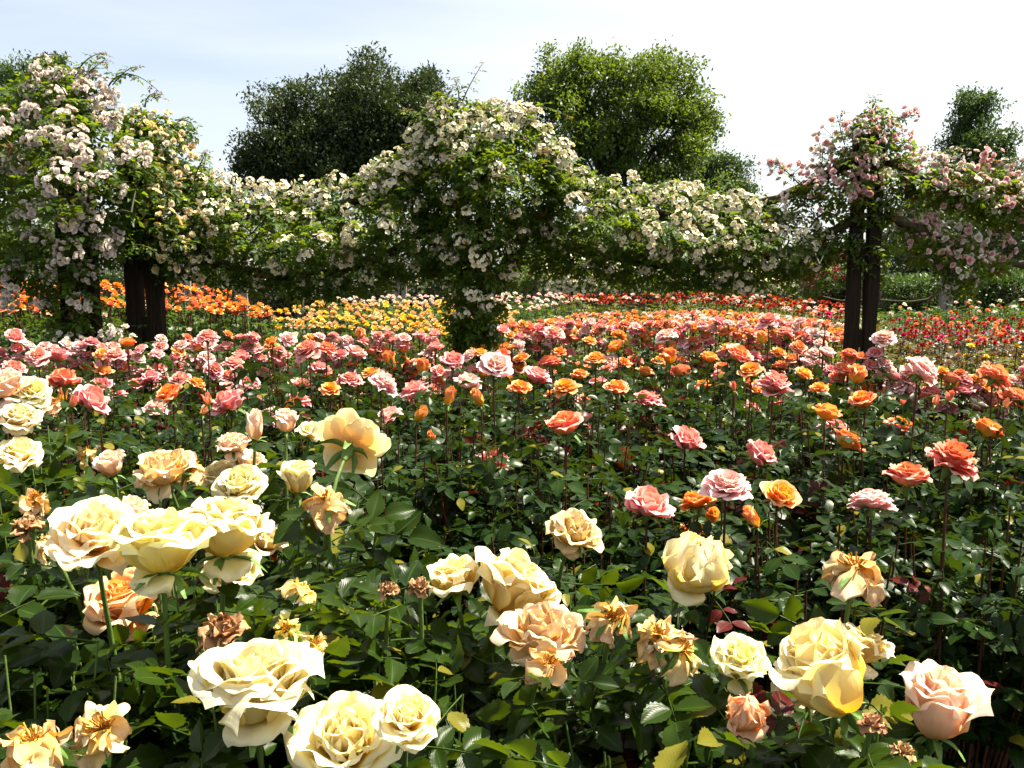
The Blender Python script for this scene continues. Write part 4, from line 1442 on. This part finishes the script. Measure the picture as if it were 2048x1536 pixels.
def climber(name, label, poly, d, thick, n, clusters, cmat, seed, shoots=(), dens=None, leaf=.046, group='climbing roses on the rope pergola', young=.015, csize=(.8, 1.2), mat='leaf_climb', tpl=LEAF_FAR, cane_to=None, ground=True):
    """clusters: list of (x, y) or (polygon, count, min spacing)"""
    rr = RS(seed)
    poly = np.asarray(poly, float)
    cx = float(np.mean(poly[:, 0]))
    by = P(cx, poly[:, 1].max(), d)
    G = np.array([by[0], d, 0.0])
    root = thing(name, label, 'climbing rose', G, group)
    pts = pick_in(rr, poly, n)

    def half(px, py):
        return np.minimum(thick, edge_dist(np.atleast_1d(px).astype(float), np.atleast_1d(py).astype(float), poly) * d / FPX * 1.1 + .05)
    hd = half(pts[:, 0], pts[:, 1])
    # uneven density: leaves gather in clumps
    cl = pick_in(rr, poly, max(8, n // 34))
    own = np.argmin(np.hypot(pts[:, None, 0] - cl[None, :, 0], pts[:, None, 1] - cl[None, :, 1]), 1)
    pull = rr.uniform(.0, .55, n)[:, None]
    pts = pts * (1 - pull) + cl[own] * pull
    dep = d + np.sign(rr.normal(-.15, 1, n)) * hd * np.sqrt(rr.uniform(0, 1, n))
    W = np.array([P(a, b, c) for (a, b), c in zip(pts, dep)])
    lf, cn = MB(), MB()
    az = rr.uniform(0, 6.28, n)
    e = rr.uniform(-.9, .35, n)
    dirs = np.stack([np.cos(az) * np.cos(e), np.sin(az) * np.cos(e), np.sin(e)], 1)
    up = np.array([0, -.25, 1.0]) + rr.normal(0, .45, (n, 3))
    Rl = frames(dirs, up)
    S = rr.uniform(.7, 1.15, n) * leaf
    scatter(lf, tpl, Rl, W - G, S, rr, yg=(rr.uniform(0, 1, n) < young) * 1.0)
    # canes wandering through the mass
    for k in range(max(4, n // 160)):
        if k == 0:
            a = pick_in(rr, poly, 1)[0]
            p1 = P(a[0], a[1], d)
        cand = pick_in(rr, poly, 14)
        b = cand[np.argmin(np.abs(np.hypot(cand[:, 0] - a[0], cand[:, 1] - a[1]) - 95))]
        p0, p1 = p1, P(b[0], b[1], d + rr.normal(0, thick * .4))
        a = b
        sag = np.array([0, 0, rr.uniform(-.1, .15)])
        tube(cn, bezier(p0, p0 * .66 + p1 * .34 + sag, p0 * .34 + p1 * .66 + sag, p1, 9) - G, np.linspace(.007, .003, 9), 4)
    if ground:
        for k in range(4):
            b = poly[np.argmax(poly[:, 1])] + rr.normal(0, 12, 2)
            p1 = P(b[0], b[1], d)
            p0 = np.array([p1[0] + rr.normal(0, .05), d + rr.normal(0, .05), 0])
            tube(cn, bezier(p0, p0 * .6 + p1 * .4, p0 * .3 + p1 * .7, p1 + [0, 0, .2], 8) - G, np.linspace(.012, .008, 8), 5)
    # long shoots standing out of the mass
    for sh in shoots:
        Wp = np.array([P(a, b, d - .05) for a, b in sh])
        t = np.linspace(0, 1, len(Wp))
        tt = np.linspace(0, 1, 12)
        path = np.stack([np.polyval(np.polyfit(t, Wp[:, c], min(2, len(Wp) - 1)), tt) for c in range(3)], 1)
        tube(cn, path - G, np.linspace(.005, .0015, 12), 4)
        m = 12
        ts = np.linspace(.12, 1, m)
        pos = np.stack([np.interp(ts, tt, path[:, c]) for c in range(3)], 1)
        az = np.arange(m) * 2.4 + rr.uniform(0, 6)
        dd = np.stack([np.cos(az) * .9, np.sin(az) * .6, rr.uniform(-.7, .3, m)], 1)
        scatter(lf, tpl, frames(dd, np.array([0, -.3, 1]) + rr.normal(0, .3, (m, 3))), pos - G, leaf * .8 * np.linspace(1.05, .6, m), rr, yg=(np.linspace(0, 1, m) > .8) * .7)
    lf.build('foliage', M[mat], root)
    cn.build('stem', M['cane'], root)
    spots = []
    for c in clusters:
        if len(c) == 3:
            pl, cnt, gap = c
            tries, got = 0, 0
            while got < cnt and tries < cnt * 40:
                tries += 1
                a, b = pick_in(rr, pl, 1)[0]
                if all(math.hypot(a - s[0], b - s[1]) > gap * rr.uniform(.6, 1.2) for s in spots):
                    spots.append((a, b))
                    got += 1
        else:
            spots.append(c)
    for a, b in spots[:100]:
        hh = float(half(a, b)[0]) if in_poly(np.array([a]), np.array([b]), poly)[0] else .03
        q = P(a, b, d - hh * rr.uniform(.62, 1.05))
        o = link('blossom_cluster', CL[cmat][int(rr.integers(len(CL[cmat])))], root, q - G)
        ax = unit(np.array([rr.normal(.0, .35), rr.normal(-.75, .3), rr.normal(.45, .3)]))
        y = ax
        R = frames(y, rr.normal(0, 1, 3))[0]
        s = rr.uniform(*csize)
        o.matrix_local = Matrix.Translation(tuple(q - G)) @ Matrix(R.tolist()).to_4x4() @ Matrix.Scale(s, 4)
    return root


Z = .3418
LEFT_CL = [(x * Z, y * Z) for x, y in [(265, 380), (240, 450), (330, 440), (160, 530), (320, 560), (480, 510), (560, 540), (590, 600), (640, 660), (540, 470), (420, 430), (380, 690), (200, 680), (640, 740), (590, 690), (650, 560),
           (740, 850), (700, 910), (850, 880), (820, 930), (430, 820), (300, 770), (220, 810), (360, 830), (460, 900), (180, 830), (60, 910), (120, 950), (320, 1040), (490, 1060), (590, 930), (590, 1050), (700, 1130), (300, 1220),
           (160, 1230), (80, 1300), (380, 1300), (440, 1250), (540, 1300), (610, 1420), (680, 1380), (220, 1400), (400, 1470), (340, 1510), (150, 1510), (30, 1000), (20, 700), (30, 780), (500, 1200), (620, 1470)]] + \
          [(111, 524), (173, 544), (99, 555), (157, 606), (82, 606), (137, 688), (219, 678), (154, 712), (20, 560), (15, 600), (35, 540)]
climber('climbing_rose', 'pinkish white climbing rose with fluffy blossom heads wrapping the left posts',
        [(-80, 230), (30, 160), (75, 125), (130, 125), (190, 165), (232, 215), (245, 270), (292, 300), (305, 350), (270, 420), (245, 500), (195, 560), (175, 640), (168, 720), (110, 720), (95, 610), (40, 570), (-80, 570)],
        5.5, .55, 2900, LEFT_CL, 'pinkwhite', 71, csize=(.65, 1.15),
        shoots=[[(150, 150), (180, 115), (215, 108)], [(160, 160), (195, 130), (212, 118)], [(215, 175), (260, 148), (325, 190)], [(225, 170), (255, 140), (275, 136)], [(60, 130), (90, 110), (130, 112)], [(235, 500), (280, 490), (322, 515)], [(215, 360), (265, 340), (330, 370)]])
climber('climbing_rose', 'cream and buff climbing rose on the back left post',
        [(215, 215), (290, 212), (350, 235), (382, 262), (375, 330), (395, 400), (420, 470), (410, 560), (335, 575), (290, 530), (240, 530), (230, 400), (250, 300)], 5.9, .4, 1300,
        [([(230, 220), (340, 230), (385, 270), (360, 400), (420, 470), (400, 560), (300, 540), (300, 300)], 60, 22)], 'cream', 72, ground=False, csize=(.7, 1.0),
        shoots=[[(350, 240), (385, 250), (382, 290)], [(390, 350), (405, 320), (412, 302)], [(290, 215), (300, 190), (325, 190)]])
climber('climbing_rose', 'white rose garland slung between the left posts and the centre pillar',
        [(330, 330), (400, 338), (460, 358), (520, 388), (570, 388), (640, 378), (700, 358), (780, 312), (850, 270), (890, 330), (890, 470), (905, 560), (800, 565), (700, 585), (600, 602), (540, 580), (420, 575), (380, 520), (360, 430)], 6.05, .42, 3300,
        [([(340, 330), (470, 355), (560, 380), (700, 350), (800, 300), (830, 340), (700, 420), (560, 440), (420, 420)], 46, 26), ([(400, 430), (600, 440), (860, 400), (890, 540), (620, 580), (420, 560)], 28, 42)], 'white', 73, ground=False, csize=(.7, 1.2),
        shoots=[[(405, 345), (410, 320), (412, 300)], [(640, 380), (650, 355), (668, 345)]])
climber('climbing_rose', 'white climbing rose mounded over the centre pillar down to its foot',
        [(835, 225), (870, 198), (930, 200), (1000, 203), (1060, 218), (1090, 260), (1130, 310), (1140, 380), (1090, 450), (1035, 520), (1005, 600), (992, 700), (915, 705), (900, 640), (890, 570), (862, 500), (850, 420), (800, 385), (785, 330), (840, 290)], 5.95, .5, 3300,
        [([(840, 215), (930, 200), (1060, 215), (1130, 300), (1130, 345), (1040, 280), (960, 260), (900, 330), (800, 350)], 50, 20), ([(860, 340), (1120, 330), (1030, 500), (990, 660), (920, 660), (880, 480)], 22, 44)], 'white', 74, csize=(.75, 1.25),
        shoots=[[(920, 215), (940, 170), (966, 126)], [(918, 200), (915, 175), (906, 155)], [(1050, 215), (1090, 215), (1140, 235)], [(840, 240), (820, 225), (806, 215)], [(880, 205), (875, 190), (885, 178)]])
climber('climbing_rose', 'dense white rose garland slung from the centre pillar to the plank post',
        [(1090, 310), (1160, 322), (1220, 345), (1270, 367), (1340, 362), (1400, 388), (1450, 378), (1520, 388), (1570, 420), (1620, 430), (1690, 450), (1704, 500), (1640, 545), (1560, 565), (1450, 575), (1330, 580), (1200, 555), (1080, 550), (1050, 480), (1080, 400)], 6.1, .42, 3500,
        [([(1100, 310), (1220, 340), (1340, 360), (1450, 375), (1560, 420), (1690, 460), (1640, 530), (1500, 500), (1300, 500), (1150, 440)], 54, 27), ([(1060, 450), (1300, 500), (1640, 530), (1450, 570), (1200, 550)], 16, 40)], 'white', 75, ground=False, csize=(.75, 1.25),
        shoots=[[(1450, 385), (1470, 360), (1500, 365)]])
climber('climbing_rose', 'sparse pink climbing rose trained up the bare plank post',
        [(1560, 390), (1640, 335), (1685, 270), (1730, 205), (1775, 200), (1800, 260), (1842, 320), (1835, 380), (1782, 420), (1775, 560), (1690, 560), (1690, 450), (1620, 430)], 6.06, .28, 900,
        [([(1530, 330), (1640, 290), (1720, 205), (1800, 240), (1850, 310), (1760, 400), (1640, 410)], 46, 20), (1637, 287), (1540, 330), (1552, 340), (1640, 365), (1646, 358), (1695, 385), (1742, 322), (1728, 348), (1700, 380), (1580, 392), (1740, 370), (1812, 232), (1820, 228)], 'softpink', 76, ground=False, csize=(.65, 1.1), young=.1,
        shoots=[[(1735, 230), (1750, 205), (1745, 190)], [(1770, 230), (1800, 235), (1822, 228)], [(1690, 290), (1680, 250), (1687, 220)], [(1640, 340), (1645, 310), (1637, 285)], [(1600, 370), (1570, 340), (1545, 322)], [(1770, 300), (1810, 285), (1850, 300)], [(1770, 440), (1790, 390), (1830, 370)], [(1775, 450), (1780, 400), (1810, 365)]])
climber('climbing_rose', 'pink blossomed rose branch along the upper rope at right edge',
        [(1790, 335), (1850, 335), (1930, 318), (2000, 345), (2120, 345), (2120, 445), (2000, 455), (1900, 415), (1830, 405), (1790, 385)], 6.2, .22, 850,
        [([(1790, 320), (1930, 300), (2100, 330), (2100, 440), (1900, 410)], 48, 24)], 'softpink', 77, csize=(.8, 1.25), young=.1,
        shoots=[[(1880, 330), (1900, 300), (1935, 300)], [(1980, 340), (2010, 320), (2045, 335)]], ground=False)
climber('climbing_rose', 'pink blossomed rose branch along the lower rope at right edge',
        [(1780, 450), (1850, 440), (1900, 470), (1960, 490), (2020, 530), (1960, 570), (1905, 590), (1870, 530), (1800, 500)], 6.2, .16, 420,
        [([(1790, 430), (1900, 440), (2010, 500), (1960, 560), (1890, 570), (1860, 510)], 32, 22)], 'softpink', 78, csize=(.8, 1.2), young=.08, ground=False)

# ------------------------------------------------------------------ far side of the ring
for px, py, lab in ((800, 520, 'distant pale twin post left of the centre pillar'), (1078, 520, 'distant pale twin post right of the centre pillar'), (1606, 520, 'distant pale twin post left of the plank post'),
                    (1898, 500, 'distant pale twin post under the pink branch at right'), (366, 500, 'distant pale twin post right of the left posts'), (480, 515, 'distant pale twin post below the left garland')):
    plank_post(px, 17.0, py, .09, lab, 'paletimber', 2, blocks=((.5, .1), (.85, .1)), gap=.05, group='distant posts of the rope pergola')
climber('climbing_rose', 'distant white climbing rose row seen under the right garland',
        [(1000, 500), (1100, 500), (1300, 510), (1500, 520), (1600, 545), (1600, 590), (1000, 590)], 17, .5, 2200,
        [([(1080, 520), (1200, 525), (1450, 545), (1580, 560), (1560, 585), (1080, 580)], 80, 18)], 'farwhite', 81, leaf=.075, group='distant climbing roses', csize=(.7, 1.2))
climber('climbing_rose', 'distant dark climbing rose row seen under the left garland',
        [(330, 500), (480, 520), (620, 540), (900, 520), (900, 592), (330, 592)], 17.5, .5, 1600,
        [([(380, 520), (860, 560), (860, 590), (380, 580)], 36, 20)], 'farwhite', 82, leaf=.075, group='distant climbing roses', csize=(.5, .9), mat='leaf_dark')
climber('climbing_rose', 'distant magenta climbing rose left of the plank post',
        [(1590, 520), (1640, 515), (1710, 505), (1720, 560), (1640, 575), (1625, 600), (1600, 600)], 15.5, .4, 500,
        [([(1600, 530), (1710, 505), (1715, 555), (1640, 560), (1610, 600)], 26, 10)], 'magenta', 83, leaf=.07, group='distant climbing roses', csize=(.7, 1.1))
rope([(1606, 560, 17), (1640, 592, 17), (1680, 602, 17), (1740, 600, 17)], .02, 'thin distant rope left of the plank post', group='distant thin ropes')
rope([(1760, 600, 17), (1820, 604, 17), (1860, 598, 17), (1898, 560, 17)], .02, 'thin distant rope right of the plank post', group='distant thin ropes')


# ------------------------------------------------------------------ trees and hedges
def tree_sprig(seed, n=7):
    rr = RS(seed)
    mb = MB()
    for i in range(n):
        d = unit(rr.normal(0, 1, 3))
        R = frames(d, rr.normal(0, .5, 3) + [0, 0, 1])[0]
        v = np.array([(0, 0, 0), (.22, .5, .06), (0, 1, -.05), (-.22, .5, .06)])
        mb.add(v @ R.T + rr.normal(0, .75, 3), [(0, 1, 2, 3)], 0, rnd=rr.uniform())
    return mb.arrays()


TSP = [tree_sprig(4000 + k) for k in range(8)]


def tree(name, label, d, ells, base_px, mat, seed, leaf=0.240, dens=1.0, group='trees behind the rose garden', sub=.2, cat='tree', trunk_r=.3):
    rr = RS(seed)
    sc = d / FPX
    base = P(base_px, 600, d)
    G = np.array([base[0], d, 0.0])
    root = thing(name, label, cat, G, group)
    lf, tk = MB(), MB()
    C = [P(cx, cy, d) for cx, cy, rx, ry in ells]
    topz = max(c[2] for c in C)
    trunk = bezier(G, G + [0, 0, topz * .3], [C[0][0], d, topz * .55], [C[0][0], d, topz * .9], 10)
    tube(tk, trunk - G, np.linspace(trunk_r, trunk_r * .2, 10), 8)
    for (cx, cy, rx, ry), c in zip(ells, C):
        R3 = np.array([rx * sc, (rx + ry) * .5 * sc, ry * sc])
        vol = R3[0] * R3[2]
        ns = int(max(36, vol * 9.5 * dens))
        dr = unit(rr.normal(0, 1, (ns, 3)))
        pos = c + dr * R3 * (rr.uniform(.12, 1.0, ns) ** .42 * rr.uniform(.80, 1.2, ns))[:, None]
        for p in pos[::9]:
            z = np.clip(p[2] * .55, G[2] + .2, topz * .8)
            k = int(np.clip(z / (topz * .9) * 9, 1, 9))
            s = trunk[k]
            mid = s * .5 + p * .5 + [0, 0, .06 * topz]
            tube(tk, bezier(s, mid, mid * .4 + p * .6, p, 6) - G, np.linspace(trunk_r * .22, .02, 6), 4)
        rs = sub * np.min(R3[[0, 2]]) * rr.uniform(.5, 1.5, ns) + .12
        per = np.clip((rs / leaf) ** 2 * 3.0, 8, 160).astype(int)
        idx = np.repeat(np.arange(ns), per)
        K = len(idx)
        off = unit(rr.normal(0, 1, (K, 3))) * (rr.uniform(0, 1, K) ** .45)[:, None] * rs[idx][:, None] * np.array([1.15, 1.15, .72])
        T = pos[idx] + off
        y = unit(off + rr.normal(0, .4, (K, 3)))
        Rl = frames(y, np.array([0, 0, 1.0]) + rr.normal(0, .4, (K, 3)))
        scatter(lf, TSP, Rl, T - G, leaf * rr.uniform(.7, 1.2, K), rr)
    tk.build('trunk', M['bark'], root)
    lf.build('crown', M[mat], root)


tree('dark_tree', 'dark rounded tree behind the left garland, right one of the dark pair', 42, [(770, 245, 118, 118), (700, 270, 90, 100), (830, 270, 70, 105), (760, 330, 130, 70), (850, 200, 28, 70), (690, 200, 50, 45)], 770, 'leaf_dark', 501, leaf=0.195, dens=1.7)
tree('dark_tree', 'dark rounded tree behind the left garland, lower left one of the dark pair', 41, [(590, 262, 90, 100), (530, 320, 65, 60), (560, 320, 85, 65), (640, 320, 90, 80), (510, 345, 45, 40), (600, 200, 52, 35)], 590, 'leaf_dark', 502, leaf=0.195, dens=1.7)
tree('bright_tree', 'tall bright green tree behind the centre pillar', 34, [(1215, 225, 130, 105), (1290, 240, 115, 100), (1130, 235, 85, 85), (1185, 142, 72, 42), (1275, 148, 75, 45), (1220, 320, 165, 75), (1345, 300, 70, 90), (1380, 220, 35, 60), (1300, 370, 150, 55), (1085, 190, 50, 45), (1130, 135, 55, 45), (1340, 165, 55, 55), (1400, 260, 40, 60)], 1240, 'leaf_bright', 503, leaf=0.165, dens=1.25)
tree('small_tree', 'small rounded tree right of the tall bright green tree', 46, [(1450, 350, 52, 40), (1420, 340, 35, 35), (1480, 375, 30, 35), (1440, 390, 60, 40)], 1450, 'leaf_med', 504, leaf=0.180)
tree('conical_tree', 'conical dark green tree against white sky at right edge', 48, [(1950, 215, 32, 32), (1950, 255, 62, 40), (1955, 300, 75, 50), (1975, 345, 85, 45), (1935, 340, 50, 40)], 1955, 'leaf_med', 505, leaf=0.210, sub=.26)
tree('broad_tree', 'broad dark tree behind the pink branches at right', 40, [(1990, 430, 130, 75), (1900, 440, 80, 70), (1850, 400, 40, 30), (1880, 500, 100, 65), (2040, 520, 120, 80), (1970, 380, 80, 40), (1835, 480, 60, 70), (1800, 540, 70, 50)], 1960, 'leaf_dark', 506, leaf=0.225, dens=1.8)
tree('background_tree', 'mid green tree rising behind the left climbing rose', 40, [(60, 185, 75, 62), (110, 150, 28, 38), (-10, 220, 70, 80), (20, 300, 130, 90)], 40, 'leaf_med', 507, leaf=0.195)
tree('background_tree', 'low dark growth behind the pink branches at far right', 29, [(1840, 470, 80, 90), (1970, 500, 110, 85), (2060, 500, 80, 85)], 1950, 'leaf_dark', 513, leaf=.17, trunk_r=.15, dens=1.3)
# low dark growth that closes the view under the garlands
tree('background_tree', 'low light green growth seen through the gap at far left', 26, [(30, 470, 130, 70), (80, 540, 110, 40), (-40, 540, 90, 50)], 20, 'leaf_bright', 508, leaf=0.150, trunk_r=.12)
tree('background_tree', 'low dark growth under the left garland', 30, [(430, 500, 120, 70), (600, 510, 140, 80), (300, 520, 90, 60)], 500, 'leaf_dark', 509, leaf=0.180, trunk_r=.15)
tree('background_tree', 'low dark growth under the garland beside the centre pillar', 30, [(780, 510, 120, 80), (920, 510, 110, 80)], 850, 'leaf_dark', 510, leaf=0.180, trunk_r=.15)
tree('background_tree', 'low green growth under the white right garland', 30, [(1090, 500, 110, 80), (1240, 500, 110, 80), (1390, 500, 120, 90)], 1230, 'leaf_med', 511, leaf=0.180, trunk_r=.15)
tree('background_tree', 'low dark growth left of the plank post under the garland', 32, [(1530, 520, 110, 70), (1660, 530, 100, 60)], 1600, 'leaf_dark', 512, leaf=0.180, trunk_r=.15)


def hedge(label, px0, px1, top_py, d, depth, mat, seed, leaf=0.090):
    rr = RS(seed)
    a, b = P(px0, top_py, d), P(px1, top_py, d)
    h = a[2]
    G = np.array([(a[0] + b[0]) / 2, d, 0])
    w = (b[0] - a[0]) / 2
    root = thing('hedge', label, 'hedge', G, 'clipped hedges behind the beds')
    core = MB()
    box(core, (-w + .1, .1, 0), (w - .1, depth - .1, h - .1))  # solid dark core box added to fill the hedge's inside, not modelled branches
    core.build('dark_core', M['bark'], root)
    lf = MB()
    n = int(w * 2 * (h + depth) * 380)
    f = rr.uniform(0, 1, n) < h / (h + depth)
    X = rr.uniform(-w, w, n)
    Y = np.where(f, rr.normal(0, .05, n), rr.uniform(0, depth, n))
    Zc = np.where(f, rr.uniform(0, h, n), h + rr.normal(0, .05, n))
    T = np.stack([X, Y, Zc], 1)
    dr = rr.normal(0, 1, (n, 3)) * [1, 1, .6]
    scatter(lf, TSP, frames(dr, rr.normal(0, .4, (n, 3)) + [0, -.3, 1]), T, leaf * rr.uniform(.7, 1.2, n), rr)
    lf.build('foliage', M[mat], root)


hedge('clipped hedge with sunlit top right of the plank post', 1770, 1950, 572, 19, 2.5, 'leaf_med', 601)
hedge('darker clipped hedge running off the right edge', 1960, 2120, 560, 20, 2.0, 'leaf_med', 602)
hedge('clipped dark hedge left of the plank post behind the scarlet roses', 1440, 1700, 570, 21, 1.6, 'leaf_dark', 603)
hedge('long clipped hedge behind the pale distant roses', 620, 1440, 568, 24, 1.5, 'leaf_dark', 604)
hedge('long dark clipped hedge behind the orange roses at left', -120, 600, 560, 23, 1.5, 'leaf_dark', 605)
